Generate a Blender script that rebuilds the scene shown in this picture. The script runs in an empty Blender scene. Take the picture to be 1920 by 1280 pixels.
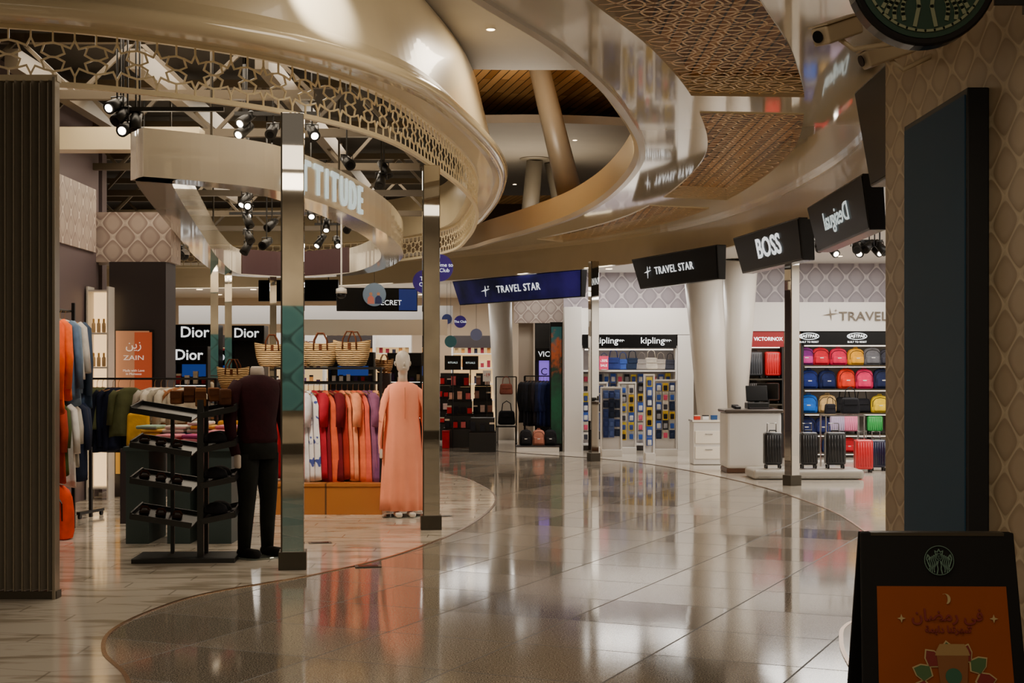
import bpy, math, random
from mathutils import Vector, Matrix
R=random.Random(7)
F=2667.0
H=1.5
sin,cos,pi=math.sin,math.cos,math.pi
def X(px,d): return (px-960)*d/F
def Z(py,d): return H-(py-697)*d/F
COL=bpy.context.scene.collection
def hexc(h):
    h=h.lstrip('#'); o=[]
    for i in (0,2,4):
        c=int(h[i:i+2],16)/255
        o.append(c/12.92 if c<=.04045 else ((c+.055)/1.055)**2.4)
    return tuple(o)+(1,)
MATS={}
def M(name,col,rough=.5,metal=0,emit=0,noise=0,scale=12,bump=0,bscale=60,coat=0,trans=0,spec=.5):
    if name in MATS: return MATS[name]
    m=bpy.data.materials.new(name); m.use_nodes=True
    nt=m.node_tree; b=nt.nodes['Principled BSDF']
    c=hexc(col) if isinstance(col,str) else col
    b.inputs['Base Color'].default_value=c
    b.inputs['Roughness'].default_value=rough
    b.inputs['Metallic'].default_value=metal
    b.inputs['Coat Weight'].default_value=coat
    b.inputs['Coat Roughness'].default_value=.05
    b.inputs['Transmission Weight'].default_value=trans
    b.inputs['Specular IOR Level'].default_value=spec
    if emit:
        b.inputs['Emission Color'].default_value=c
        b.inputs['Emission Strength'].default_value=emit
    if noise:
        tc=nt.nodes.new('ShaderNodeTexCoord'); n=nt.nodes.new('ShaderNodeTexNoise')
        n.inputs['Scale'].default_value=scale; n.inputs['Detail'].default_value=6
        nt.links.new(tc.outputs['Object'],n.inputs['Vector'])
        r=nt.nodes.new('ShaderNodeMapRange')
        r.inputs[3].default_value=1-noise; r.inputs[4].default_value=1+noise*.5
        r.inputs[1].default_value=.3; r.inputs[2].default_value=.7
        nt.links.new(n.outputs[0],r.inputs[0])
        mx=nt.nodes.new('ShaderNodeVectorMath'); mx.operation='SCALE'
        mx.inputs[0].default_value=c[:3]
        nt.links.new(r.outputs[0],mx.inputs['Scale'])
        nt.links.new(mx.outputs[0],b.inputs['Base Color'])
    if bump:
        tc=nt.nodes.new('ShaderNodeTexCoord'); n=nt.nodes.new('ShaderNodeTexNoise')
        n.inputs['Scale'].default_value=bscale
        nt.links.new(tc.outputs['Object'],n.inputs['Vector'])
        bp=nt.nodes.new('ShaderNodeBump'); bp.inputs['Strength'].default_value=bump; bp.inputs['Distance'].default_value=.02
        nt.links.new(n.outputs[0],bp.inputs['Height']); nt.links.new(bp.outputs[0],b.inputs['Normal'])
    MATS[name]=m
    return m
class NT:
    def __init__(s,m): s.t=m.node_tree; s.b=s.t.nodes['Principled BSDF']
    def n(s,ty,**k):
        x=s.t.nodes.new(ty)
        for a,b in k.items(): setattr(x,a,b)
        return x
    def l(s,a,b): s.t.links.new(a,b)
    def m(s,op,a,b=None,c=None):
        x=s.n('ShaderNodeMath',operation=op)
        for i,v in enumerate((a,b,c)):
            if v is None: continue
            if hasattr(v,'links'): s.l(v,x.inputs[i])
            else: x.inputs[i].default_value=v
        return x.outputs[0]
    def xyz(s):
        tc=s.n('ShaderNodeTexCoord'); sp=s.n('ShaderNodeSeparateXYZ'); s.l(tc.outputs['Object'],sp.inputs[0])
        return tc,sp.outputs
    def ramp(s,fac,stops):
        r=s.n('ShaderNodeValToRGB'); s.l(fac,r.inputs[0])
        e=r.color_ramp.elements
        while len(e)<len(stops): e.new(.5)
        for i,(p,c) in enumerate(stops):
            e[i].position=p; e[i].color=hexc(c)
        return r.outputs[0]
    def mix(s,f,a,b,mode='MIX'):
        x=s.n('ShaderNodeMix',data_type='RGBA',blend_type=mode)
        for i,v in ((0,f),(6,a),(7,b)):
            if hasattr(v,'links'): s.l(v,x.inputs[i])
            else: x.inputs[i].default_value=hexc(v) if isinstance(v,str) else v
        return x.outputs[2]
# ---------- surface materials
def granite():
    m=M('granite',"#5b5650",.07); n=NT(m); tc,(x,y,z)=n.xyz()
    no=n.n('ShaderNodeTexNoise'); no.inputs['Scale'].default_value=130; no.inputs['Detail'].default_value=6; n.l(tc.outputs['Object'],no.inputs[0])
    sp=n.ramp(no.outputs[0],[(.37,"#5c544a"),(.5,"#91877a"),(.63,"#cdc2b0")])
    mp=n.n('ShaderNodeMapping'); mp.inputs['Rotation'].default_value[2]=.42; n.l(tc.outputs['Object'],mp.inputs[0])
    br=n.n('ShaderNodeTexBrick'); n.l(mp.outputs[0],br.inputs[0])
    br.inputs['Scale'].default_value=1; br.inputs['Brick Width'].default_value=.8; br.inputs['Row Height'].default_value=.8; br.offset=0
    br.inputs['Mortar Size'].default_value=.006; br.inputs['Color1'].default_value=hexc("#d2d2d2"); br.inputs['Color2'].default_value=hexc("#ffffff"); br.inputs['Mortar'].default_value=hexc("#4c4842")
    c=n.mix(1.0,sp,br.outputs['Color'],'MULTIPLY'); n.l(c,n.b.inputs['Base Color'])
    bw=n.n('ShaderNodeRGBToBW'); n.l(br.outputs['Color'],bw.inputs[0])
    mr=n.n('ShaderNodeMapRange'); mr.inputs[1].default_value=.6; mr.inputs[2].default_value=1; mr.inputs[3].default_value=.05; mr.inputs[4].default_value=.11; n.l(bw.outputs[0],mr.inputs[0])
    r=n.m('ADD',mr.outputs[0],n.m('MULTIPLY',br.outputs['Fac'],.5)); n.l(r,n.b.inputs['Roughness'])
    n.b.inputs['Specular IOR Level'].default_value=.5
    wv=n.n('ShaderNodeTexNoise'); wv.inputs['Scale'].default_value=2.5; wv.inputs['Detail'].default_value=2; n.l(tc.outputs['Object'],wv.inputs[0])
    hgt=n.m('ADD',n.m('MULTIPLY',wv.outputs[0],.2),n.m('MULTIPLY',br.outputs['Fac'],-1))
    bp=n.n('ShaderNodeBump'); bp.inputs['Strength'].default_value=.25; bp.inputs['Distance'].default_value=.006
    n.l(hgt,bp.inputs['Height']); n.l(bp.outputs[0],n.b.inputs['Normal'])
    return m
def marble(name,scale,c1,c2,line):
    m=M(name,c1,.1); n=NT(m); tc,(x,y,z)=n.xyz()
    px=n.m('MULTIPLY',x,scale*.5); py=n.m('MULTIPLY',y,scale)
    s3=1.7320508
    def cell(ox,oy):
        a=n.m('SUBTRACT',n.m('FLOORED_MODULO',n.m('ADD',px,ox),1.0),.5)
        b=n.m('SUBTRACT',n.m('FLOORED_MODULO',n.m('ADD',py,oy),s3),s3/2)
        return n.m('ABSOLUTE',a),n.m('ABSOLUTE',b)
    def hd(a,b): return n.m('MAXIMUM',n.m('ADD',n.m('MULTIPLY',a,.5),n.m('MULTIPLY',b,.8660254)),a)
    a1=cell(50,60*s3); a2=cell(50.5,60*s3+s3/2)
    h=n.m('MINIMUM',hd(*a1),hd(*a2))
    ln=n.m('GREATER_THAN',h,.491)
    mp=n.n('ShaderNodeMapping'); mp.inputs['Scale'].default_value=(1,3.5,1); n.l(tc.outputs['Object'],mp.inputs[0])
    no=n.n('ShaderNodeTexNoise'); no.inputs['Scale'].default_value=1.7; no.inputs['Detail'].default_value=8; no.inputs['Distortion'].default_value=.8; n.l(mp.outputs[0],no.inputs[0])
    base=n.ramp(no.outputs[0],[(.38,c2),(.52,c1),(.8,c1)])
    n.l(n.mix(n.m('MULTIPLY',ln,.6),base,line),n.b.inputs['Base Color'])
    return m
def ogee(name,cell,edge,deep,p=.21,q=.30,rough=.35):
    m=M(name,cell,rough); n=NT(m); tc,(x,y,z)=n.xyz()
    u=n.m('MULTIPLY',n.m('ADD',x,y),2*pi/p); v=n.m('MULTIPLY',z,2*pi/q)
    s_=n.m('ADD',n.m('COSINE',u),n.m('COSINE',v))
    f=n.m('ABSOLUTE',s_)
    no=n.n('ShaderNodeTexNoise'); no.inputs['Scale'].default_value=3; n.l(tc.outputs['Object'],no.inputs[0])
    c=n.ramp(n.m('MULTIPLY',f,.5),[(0,edge),(.07,edge),(.13,deep),(.6,cell),(1,cell)])
    c=n.mix(.25,c,n.ramp(no.outputs[0],[(.3,deep),(.7,cell)]))
    c=n.mix(n.m('MULTIPLY',n.m('GREATER_THAN',s_,0.0),.25),c,deep)
    n.l(c,n.b.inputs['Base Color'])
    bp=n.n('ShaderNodeBump'); bp.inputs['Strength'].default_value=.2; bp.inputs['Distance'].default_value=.02
    n.l(n.m('MINIMUM',f,.4),bp.inputs['Height']); n.l(bp.outputs[0],n.b.inputs['Normal'])
    return m
def planks(name,c1,c2,c3,w=.09,l=1.6,rough=.5,rot=0):
    m=M(name,c1,rough); n=NT(m); tc,_=n.xyz()
    mp=n.n('ShaderNodeMapping'); mp.inputs['Rotation'].default_value[2]=rot; n.l(tc.outputs['Object'],mp.inputs[0])
    br=n.n('ShaderNodeTexBrick'); n.l(mp.outputs[0],br.inputs[0])
    br.inputs['Scale'].default_value=1; br.inputs['Brick Width'].default_value=l; br.inputs['Row Height'].default_value=w; br.inputs['Mortar Size'].default_value=.01
    br.inputs['Color1'].default_value=hexc(c1); br.inputs['Color2'].default_value=hexc(c2); br.inputs['Mortar'].default_value=hexc(c3)
    n.l(br.outputs['Color'],n.b.inputs['Base Color'])
    return m
def weave(name,c1,c2,sc=60):
    m=M(name,c1,.7); n=NT(m); tc,(x,y,z)=n.xyz()
    w=n.n('ShaderNodeTexWave',wave_type='BANDS',bands_direction='Z'); w.inputs['Scale'].default_value=sc/4; w.inputs['Distortion'].default_value=3; w.inputs['Detail'].default_value=2; n.l(tc.outputs['Object'],w.inputs[0])
    n.l(n.ramp(w.outputs[0],[(0,c2),(.6,c1)]),n.b.inputs['Base Color'])
    bp=n.n('ShaderNodeBump'); bp.inputs['Distance'].default_value=.01; n.l(w.outputs[0],bp.inputs['Height']); n.l(bp.outputs[0],n.b.inputs['Normal'])
    return m
GRAN=granite()
MARB=marble('hex_marble',2.6,"#d3c9ba","#a99d8b","#857a6c")
CREAM=M('cream_stone',"#c0b7aa",.1,noise=.12,scale=3)
TILE_R=ogee('ogee_tile_warm',"#a8957a","#c4b394","#8c785e",.38,.24,.5)
TILE_L=ogee('ogee_tile_light',"#c4b5aa","#e6dacd","#94807a",.3,.34)
TILE_G=ogee('ogee_tile_grey',"#9a9198","#cfc6c8","#7e767e",.36,.42)
PLANK=planks('ceiling_planks',"#e0b070","#9a6a34","#24160a",.16,2.4,.45,1.35)
PANB=planks('panel_wood',"#b07838","#6a4218","#241509",.10,.8,.5,pi/2)
WOOD=planks('oak',"#a8682c","#96602c","#5a3a1c",.5,2,.4)
BEIGE=M('beige_plaster',"#cdbd9c",.3,noise=.05,scale=2,coat=.3)
GLOSS=M('gloss_stretch',"#cfbf9f",.06,coat=.8)
LIP=M('lip_paint',"#e4d3b0",.12,coat=.6)
GREYC=M('grey_ceiling',"#857e73",.6,noise=.05,scale=2)
WHITE=M('white_paint',"#d8d4cf",.45)
WGLOSS=M('white_gloss',"#f4ecdc",.1,coat=.7)
BLACK=M('black_paint',"#0b0a0a",.4)
BLACKG=M('black_gloss',"#08080a",.25,spec=.3)
STEEL=M('mirror_steel',"#dcd8d0",.02,1)
CHROME=M('chrome',"#c8c8c8",.15,1)
DARKM=M('dark_metal',"#4a443a",.4,.6)
MAUVE=M('mauve_wall',"#66585c",.6)
DBOX=M('charcoal_panel',"#2b2426",.45)
DARKC=M('dark_ceiling',"#1a1510",.8)
TRUSS=M('truss_paint',"#5a4f3f",.5)
LATT=M('lattice_paint',"#f2e2bc",.3)
GOLD=M('gold_ring',"#e0b468",.3,.1)
EW=M('lamp_white',"#fff1dc",.5,emit=16)
EW2=M('letter_white',"#eef3f5",.5,emit=1.1)
EW3=M('panel_glow',"#fff0dd",.5,emit=3)
ESOFT=M('letter_soft',"#cfe0e0",.5,emit=.8)
TEAL=M('teal_table',"#3a4a4b",.6)
# ---------- geometry
class G:
    def __init__(s): s.v=[]; s.f=[]
    def add(s,v,f):
        o=len(s.v); s.v+= [tuple(p) for p in v]; s.f+=[tuple(i+o for i in q) for q in f]; return s
    def box(s,c,sz,rot=None):
        h=[a/2 for a in sz]
        vs=[Vector((sx*h[0],sy*h[1],sz_*h[2])) for sx in(-1,1) for sy in(-1,1) for sz_ in(-1,1)]
        if rot: 
            from mathutils import Euler
            mt=Euler(rot).to_matrix(); vs=[mt@v for v in vs]
        return s.add([v+Vector(c) for v in vs],[(0,1,3,2),(4,6,7,5),(0,4,5,1),(2,3,7,6),(0,2,6,4),(1,5,7,3)])
    def loft(s,rings,cap=True,closed=True):
        n=len(rings[0]); vs=[p for r in rings for p in r]; fs=[]
        for i in range(len(rings)-1):
            for j in range(n if closed else n-1):
                k=(j+1)%n; fs.append((i*n+j,i*n+k,(i+1)*n+k,(i+1)*n+j))
        if cap and closed: fs.append(tuple(range(n))[::-1]); fs.append(tuple((len(rings)-1)*n+j for j in range(n)))
        return s.add(vs,fs)
    def cyl(s,a,b,r,r2=None,n=12,cap=True):
        r2=r if r2 is None else r2
        a=Vector(a);b=Vector(b); d=(b-a).normalized()
        u=d.cross(Vector((0,0,1)) if abs(d.z)<.9 else Vector((1,0,0))).normalized(); w=d.cross(u)
        return s.loft([[a+(u*cos(t)+w*sin(t))*r for t in [2*pi*i/n for i in range(n)]],[b+(u*cos(t)+w*sin(t))*r2 for t in [2*pi*i/n for i in range(n)]]],cap)
    def tube(s,pts,r,n=6,radii=None,sy=1):
        pts=[Vector(p) for p in pts]; rings=[]; pu=None
        for i,p in enumerate(pts):
            d=(pts[min(i+1,len(pts)-1)]-pts[max(i-1,0)]).normalized()
            if pu is None: pu=d.cross(Vector((0,0,1)) if abs(d.z)<.9 else Vector((0,1,0))).normalized()
            u=(pu-d*pu.dot(d)).normalized(); w=d.cross(u); pu=u
            rr=radii[i] if radii else r
            rings.append([p+(u*cos(t)+w*sin(t)*sy)*rr for t in [2*pi*k/n for k in range(n)]])
        return s.loft(rings)
    def lathe(s,prof,c=(0,0,0),n=24,cap=True):
        return s.loft([[Vector(c)+Vector((r*cos(2*pi*k/n),r*sin(2*pi*k/n),z)) for k in range(n)] for r,z in prof],cap)
    def prism(s,pts,z0,z1):
        n=len(pts); vs=[(x,y,z0) for x,y in pts]+[(x,y,z1) for x,y in pts]
        fs=[tuple(range(n))[::-1],tuple(range(n,2*n))]+[(i,(i+1)%n,n+(i+1)%n,n+i) for i in range(n)]
        return s.add(vs,fs)
    def rbox(s,c,sz,r,n=3,seg=3,taper=1):
        rings=[]; w,d,h=sz; r=min(r,w/2*.99,d/2*.99,h/2*.99)
        lv=[]
        for k in range(seg+1):
            t=pi/2*k/seg; lv.append((r*(1-sin(t)),-h/2+r*(1-cos(t))))
        lv=lv+[(i,-z) for i,z in lv[::-1]]
        for ins,z in lv:
            tp=1+(taper-1)*((z+h/2)/h)
            W=(w/2-ins)*tp; Dp=(d/2-ins)*tp; rr=max(r-ins,.002)
            ring=[]
            for qx,qy,a0 in ((1,1,0),(-1,1,pi/2),(-1,-1,pi),(1,-1,1.5*pi)):
                for k in range(n+1):
                    a=a0+pi/2*k/n
                    ring.append((c[0]+qx*(W-rr)+rr*cos(a),c[1]+qy*(Dp-rr)+rr*sin(a),c[2]+z))
            rings.append(ring)
        return s.loft(rings)
    def bar(s,a,b,w,t,nrm):
        a=Vector(a);b=Vector(b);d=(b-a).normalized();nn=Vector(nrm).normalized();u=d.cross(nn).normalized()*w/2;nn=nn*t/2
        a=a-d*w*.4;b=b+d*w*.4
        return s.loft([[a+u+nn,a-u+nn,a-u-nn,a+u-nn],[b+u+nn,b-u+nn,b-u-nn,b+u-nn]])
    def obj(s,name,mat,parent=None,smooth=False,bevel=0,loc=(0,0,0),rot=(0,0,0),**tags):
        me=bpy.data.meshes.new(name); me.from_pydata(s.v,[],s.f); me.update()
        import bmesh
        bm=bmesh.new(); bm.from_mesh(me); bmesh.ops.recalc_face_normals(bm,faces=bm.faces); bm.to_mesh(me); bm.free()
        if smooth:
            for p in me.polygons: p.use_smooth=len(p.vertices)<6
        me.materials.append(mat)
        o=bpy.data.objects.new(name,me); COL.objects.link(o)
        o.location=loc; o.rotation_euler=rot
        if parent: o.parent=parent
        if bevel:
            b=o.modifiers.new('bevel','BEVEL'); b.width=bevel; b.segments=2; b.limit_method='ANGLE'
        for k,v in tags.items(): o[k]=v
        return o
def thing(name,label,cat,loc,rz=0,group=None):
    o=bpy.data.objects.new(name,None); COL.objects.link(o); o.empty_display_size=.1
    o.location=loc; o.rotation_euler=(0,0,rz); o['label']=label; o['category']=cat
    if group: o['group']=group
    return o
def B(name,c,sz,mat,parent=None,bevel=0,rot=None,**t):
    return G().box((0,0,0),sz).obj(name,mat,parent,bevel=bevel,loc=c,rot=rot or (0,0,0),**t)
def text(body,loc,size,mat,parent,rz=0,rx=pi/2,name='lettering',ext=.003,align='CENTER',bold=0,sx=1,sp=1):
    cu=bpy.data.curves.new(name,'FONT'); cu.body=body; cu.size=size; cu.extrude=ext; cu.align_x=align; cu.align_y='CENTER'; cu.offset=bold; cu.resolution_u=3; cu.space_character=sp
    t=bpy.data.objects.new('t',cu); me=bpy.data.meshes.new_from_object(t); bpy.data.objects.remove(t)
    me.materials.clear(); me.materials.append(mat)
    o=bpy.data.objects.new(name,me); COL.objects.link(o); o.location=loc; o.rotation_euler=(rx,0,rz); o.parent=parent; o.scale=(sx,1,1)
    return o
def catmull(P,per=8):
    out=[]; n=len(P)
    for i in range(n-1):
        p0=Vector(P[max(i-1,0)]);p1=Vector(P[i]);p2=Vector(P[i+1]);p3=Vector(P[min(i+2,n-1)])
        for k in range(per):
            t=k/per
            out.append(.5*((2*p1)+(-p0+p2)*t+(2*p0-5*p1+4*p2-p3)*t*t+(-p0+3*p1-3*p2+p3)*t**3))
    out.append(Vector(P[-1])); return out
def offset(C,d):
    out=[]
    for i,p in enumerate(C):
        t=(C[min(i+1,len(C)-1)]-C[max(i-1,0)]).normalized()
        out.append(p+Vector((t.y,-t.x))*d)
    return out
def profile_sweep(C,prof,closed_profile=True):
    g=G(); rings=[]
    offs=[offset(C,o) for o,z in prof]
    for i in range(len(C)):
        rings.append([(offs[k][i].x,offs[k][i].y,prof[k][1]) for k in range(len(prof))])
    g.loft(rings,cap=closed_profile,closed=closed_profile); return g
def st(o): o['kind']='structure'; return o
# ================= FLOOR
FL=[(-1.55,5.6),(-1.85,6.86),(-2.18,7.6),(-2.32,8.28),(-2.24,9.07),(-2.03,9.69),(-1.43,10.58),(-.89,11.83),(-.42,13.9),(-.19,16.5),(-.38,18.6),(-.94,20.9),(-2.2,23),(-4.5,24.6),(-8,25.3)]
FLc=catmull(FL)
st(G().prism([(-16,-5),(12,-5),(12,40),(-16,40)],-.2,0).obj('floor',GRAN))
pl=[(p.x,p.y) for p in FLc]+[(-15.9,25.3),(-15.9,5.6)]
st(G().prism(pl,.0005,.003).obj('floor_marble',MARB))
FR=[(1.55,5.5),(1.72,7.2),(1.84,7.95),(2.02,8.5),(2.5,9.2),(3.05,11.2),(3.32,13.4),(3.44,15.8),(3.17,19.2),(2.44,22.5),(1.56,24.5),(0,26.5),(-1.4,28.6),(-4,29.6),(-9,30)]
FRc=catmull(FR)
st(G().prism([(p.x,p.y) for p in FRc]+[(-15.9,30),(-15.9,39.9),(11.9,39.9),(11.9,5.5)],.0005,.003).obj('floor_cream',CREAM))
BRASS=M('brass_inlay',"#8c6a4a",.25,1)
st(profile_sweep(FLc,[(-.012,.0006),(.012,.0006),(.012,.0055),(-.012,.0055)]).obj('trim_1',BRASS))
st(profile_sweep(FRc,[(-.012,.0006),(.012,.0006),(.012,.0055),(-.012,.0055)]).obj('trim_2',BRASS))
for px,py in ((735,970),(600,1018),(830,968),(690,1062)):
    d=H*F/(py-697)
    t=thing('floor_outlet','small dark steel floor outlet cover','outlet cover',(X(px,d),d,.0032),.2,'floor outlet covers'); B('cover',(0,0,.002),(.2,.13,.003),DARKM,t); B('lid',(0,0,.0045),(.15,.09,.002),BLACKG,t)
# ================= STOREFRONT SOFFIT (curve A)
CA=catmull([(-9,8.9),(-6,9.2),(-3.5,9.72),(-2.5,10.2),(-1.69,10.96),(-1.1,12.1),(-.78,13.65),(-.5,15.8),(-.44,18),(-.65,21),(-1.06,23.5),(-2.2,25.5),(-4,26.5),(-8,27)],10)
st(profile_sweep(CA,[(.20,3.88),(.30,3.92),(.32,3.99),(.26,4.06),(.22,4.12),(.02,4.95),(.0,5.0),(-.2,5.0),(-.12,3.88)]).obj('trim_3',BEIGE,smooth=False))
st(profile_sweep(CA,[(.28,3.84),(.36,3.88),(.38,3.95),(.34,4.0),(.27,4.0)]).obj('trim_4',LIP,smooth=True))
lat=thing('lattice_valance','cream star-pattern metal lattice valance curving above shopfront','lattice',(-.78,13.65,3.5))
def onA():
    L=[0]
    for i in range(1,len(CA)): L.append(L[-1]+(CA[i]-CA[i-1]).length)
    def f(s):
        s=max(0,min(L[-1]-1e-4,s)); 
        import bisect
        i=max(0,bisect.bisect_right(L,s)-1); i=min(i,len(CA)-2)
        t=(s-L[i])/(L[i+1]-L[i]); return CA[i].lerp(CA[i+1],t)
    return f,L[-1]
fA,LA=onA()
g=G(); s0=2.0; pit=.29; hp=pit/2
nun=int((LA-3.5)/pit)
for k in range(nun):
    sc=s0+k*pit; zc=.175
    pts=[]
    for j in range(16):
        a=pi/8*j; r=.126 if j%2==0 else .074
        pts.append((r*cos(a),zc+r*sin(a)))
    segs=[(pts[j],pts[(j+1)%16]) for j in range(16)]
    segs+=[((0,zc+.12),(0,.35)),((0,zc-.12),(0,0)),((.12,zc),(hp*2-.12,zc))]
    for sx,zz in ((1,.35),(1,0)):
        a=(hp,zz+( -.075 if zz else .075)); q=.088
        segs+=[((hp,zz),a),(a,(q,zc+(q if zz else -q))),(a,(2*hp-q,zc+(q if zz else -q)))]
    p0=fA(sc-.05);p1=fA(sc+.05); tt=(p1-p0).normalized(); nn=(tt.y,-tt.x,0)
    for (a,za),(b,zb) in segs:
        pa=fA(sc+a);pb=fA(sc+b)
        g.bar((pa.x+.78,pa.y-13.65,za+.0),(pb.x+.78,pb.y-13.65,zb+.0),.013,.010,nn)
g.obj('star_pattern',LATT,lat)
for nm,z0,z1 in (('top_rail',3.85,3.90),('bottom_rail',3.47,3.505)):
    o=profile_sweep(CA,[(-.02,z0),(.02,z0),(.02,z1),(-.02,z1)]).obj(nm,LATT,lat); o.location=(.78,-13.65,-3.5)
st(G().prism([(p.x,p.y) for p in offset(CA,-.15)]+[(-15,27),(-15,8.9)],4.55,4.65).obj('ceiling_left',DARKC))
# ================= RIBBON
PR=[((-.9,7.2),(2.1,6.8)),((-.19,9.0),(2.45,8.7)),((.39,10.5),(2.9,10.5)),((.95,12.6),(3.35,12.8)),((1.39,15.4),(3.63,15.6)),((1.32,18.6),(3.5,19.3)),((.95,21.3),(3.0,22.2)),((.35,23.5),(1.9,24.8)),((-.3,25.4),(.6,26.6)),((-1.03,27.3),(-.6,28.2)),((-3,29.3),(-2.9,30.3)),((-6,30.8),(-6,31.6)),((-14,31.4),(-14,32.4))]
PER=12
Lc=catmull([p[0] for p in PR],PER); Rc=catmull([p[1] for p in PR],PER)
U=3.85
def uu(i):
    t=i/PER; a=min(1,t/8)
    return .23+.17*a,.62+.2*a
PANELS=[(0,int(2.75*PER)),(int(3.1*PER),int(5.15*PER)),(int(5.45*PER),int(7.6*PER))]
g=G()
for i in range(len(Lc)-1):
    inp=any(a<=i<b for a,b in PANELS)
    row=[]
    for ii in (i,i+1):
        ul,ur=uu(ii); row.append([Lc[ii].lerp(Rc[ii],u) for u in (0,ul,ur,1)])
    for k in range(3):
        if k==1 and inp: continue
        q=[row[0][k],row[0][k+1],row[1][k+1],row[1][k]]
        g.add([(p.x,p.y,U) for p in q],[(0,1,2,3)])
st(g.obj('ceiling_ribbon',GLOSS))
st(profile_sweep(Lc,[(-.02,U-.03),(.05,U-.03),(.05,U+.03),(.0,U+.38),(-.06,U+.38),(-.07,U+.02)]).obj('trim_5',M('ribbon_upstand',"#bcae92",.3,coat=.3)))
st(profile_sweep(Rc,[(-.02,3.36),(.05,3.36),(.05,U),(-.02,U)]).obj('trim_6',BEIGE))
st(profile_sweep(Rc,[(-.05,U-.05),(.03,U-.05),(.03,U+.01),(-.05,U+.01)]).obj('trim_7',LIP))
def pip(x,y,P):
    c=False;n=len(P);j=n-1
    for i in range(n):
        if (P[i][1]>y)!=(P[j][1]>y) and x<(P[j][0]-P[i][0])*(y-P[i][1])/(P[j][1]-P[i][1])+P[i][0]: c=not c
        j=i
    return c
for a,b in PANELS:
    Lp=[];Rp=[]
    for i in range(a,b+1):
        ul,ur=uu(i); p=Lc[i].lerp(Rc[i],ul);q=Lc[i].lerp(Rc[i],ur); Lp.append((p.x,p.y));Rp.append((q.x,q.y))
    poly=Lp+Rp[::-1]
    cx=sum(p[0] for p in poly)/len(poly); cy=sum(p[1] for p in poly)/len(poly)
    pn=thing('ceiling_panel','slatted wood ceiling panel behind interlaced gold ring screen','ceiling panel',(cx,cy,U),group='ring-screen ceiling panels')
    loc=[(x-cx,y-cy) for x,y in poly]
    G().prism(loc,.16,.2).obj('backing',PANB,pn)
    g=G()
    nloc=len(loc)
    for i in range(nloc):
        x0,y0=loc[i];x1,y1=loc[(i+1)%nloc]; g.add([(x0,y0,-.01),(x1,y1,-.01),(x1,y1,.18),(x0,y0,.18)],[(0,1,2,3)])
    g.obj('frame',LIP,pn)
    g=G(); ps=.25; xs=[p[0] for p in loc]; ys=[p[1] for p in loc]
    iy=0; y=min(ys)
    while y<max(ys):
        x=min(xs)+(ps/2 if iy%2 else 0)
        while x<max(xs):
            if pip(x,y,loc):
                N=20; v=[];f=[]
                for k in range(N):
                    t=2*pi*k/N
                    for rr in (1.0,.92): v.append((x+.20*rr*cos(t),y+.17*rr*sin(t),.012))
                for k in range(N):
                    k2=(k+1)%N; f.append((2*k,2*k+1,2*k2+1,2*k2))
                g.add(v,f)
            x+=ps
        y+=.17; iy+=1
    g.obj('ring_screen',GOLD,pn)
poly=[(p.x,p.y) for p in offset(Rc,-.0)]+[(-14,39),(12,39),(12,6.8)]
st(G().prism(poly,3.42,3.5).obj('ceiling_shops',WHITE))
arc=[(x,16.6-.012*(x-.5)**2*3) for x in [6-1*k for k in range(0,18)]]
st(G().prism([(-11,5),(6,5)]+arc,5.02,5.2).obj('ceiling_upper',GREYC))
st(G().prism([(-14,14),(8,14),(8,60),(-14,60)],6.8,6.9).obj('ceiling_planks',PLANK))
st(G().prism([(5.5*cos(t)+.2,31+5.3*sin(t)) for t in [2*pi*k/48 for k in range(48)]],6.0,6.15).obj('ceiling_disc',GREYC))
st(B('wall_upper',(0,45,5.5),(30,.2,4),M('umber_wall',"#4a3826",.8)))
COLM=M('column_paint',"#6b6355",.4,noise=.05,scale=3)
def slcol(a,b,r1,r2,label,mat=COLM,capz=True,sc=''):
    t=thing('slanted_column',label,'column',a)
    v=Vector(b)-Vector(a)
    G().cyl((0,0,0),v,r1,r2,24).obj('shaft',mat,t,smooth=True)
    if capz: G().lathe([(r2*1.6,-.04),(r2*1.9,-.02),(r2*1.9,.0)],c=v).obj('collar',mat,t,smooth=True)
    return t
slcol((X(1085,24.5),24.5,U+.1),(X(1005,23.8),23.8,6.8),.23,.17,'beige round column leaning through ceiling opening')
slcol((X(985,31),31,3.9),(X(1003,30),30,6.0),.2,.17,'beige round column beneath round ceiling disc')
slcol((X(1075,31),31,3.9),(X(1035,30.4),30.4,6.0),.2,.17,'beige round column leaning beneath ceiling disc')
# ================= WALLS
st(B('wall_left',(-5.06,13.2,2.3),(.12,8,4.6),MAUVE))
st(B('wall_left_tile',(-4.985,13.2,3.3),(.03,7.6,.75),TILE_L))
st(B('wall_left_return',(-4.6,17.35,3.12),(1.0,.5,.6),TILE_L))
st(B('wall_left_rear',(-12,24,2.3),(.2,22,4.6),MAUVE))
st(B('wall_left_front',(-9,17.8,2.3),(7.8,.2,4.6),MAUVE))
WARMW=M('warm_wall',"#b3a492",.6)
st(B('wall_back',(-3,37,1.75),(26,.2,3.5),WARMW))
st(B('wall_right',(3.2,5.65,1.92),(2.04,5.3,3.84),TILE_R))
st(B('wall_shop_tile',(6.9,25.3,1.71),(6.2,.2,3.42),TILE_G))
st(B('wall_shop_side',(10,16.5,1.71),(.2,19,3.42),WHITE))
st(B('wall_bag_shop',(2.2,27.6,1.71),(2.4,.2,3.42),TILE_G))
st(B('wall_bag_link',(3.75,26.6,1.71),(.12,2.4,3.42),WHITE))
st(B('wall_center_tile',(.53,28.6,2.95),(.98,.2,.94),TILE_L))
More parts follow.
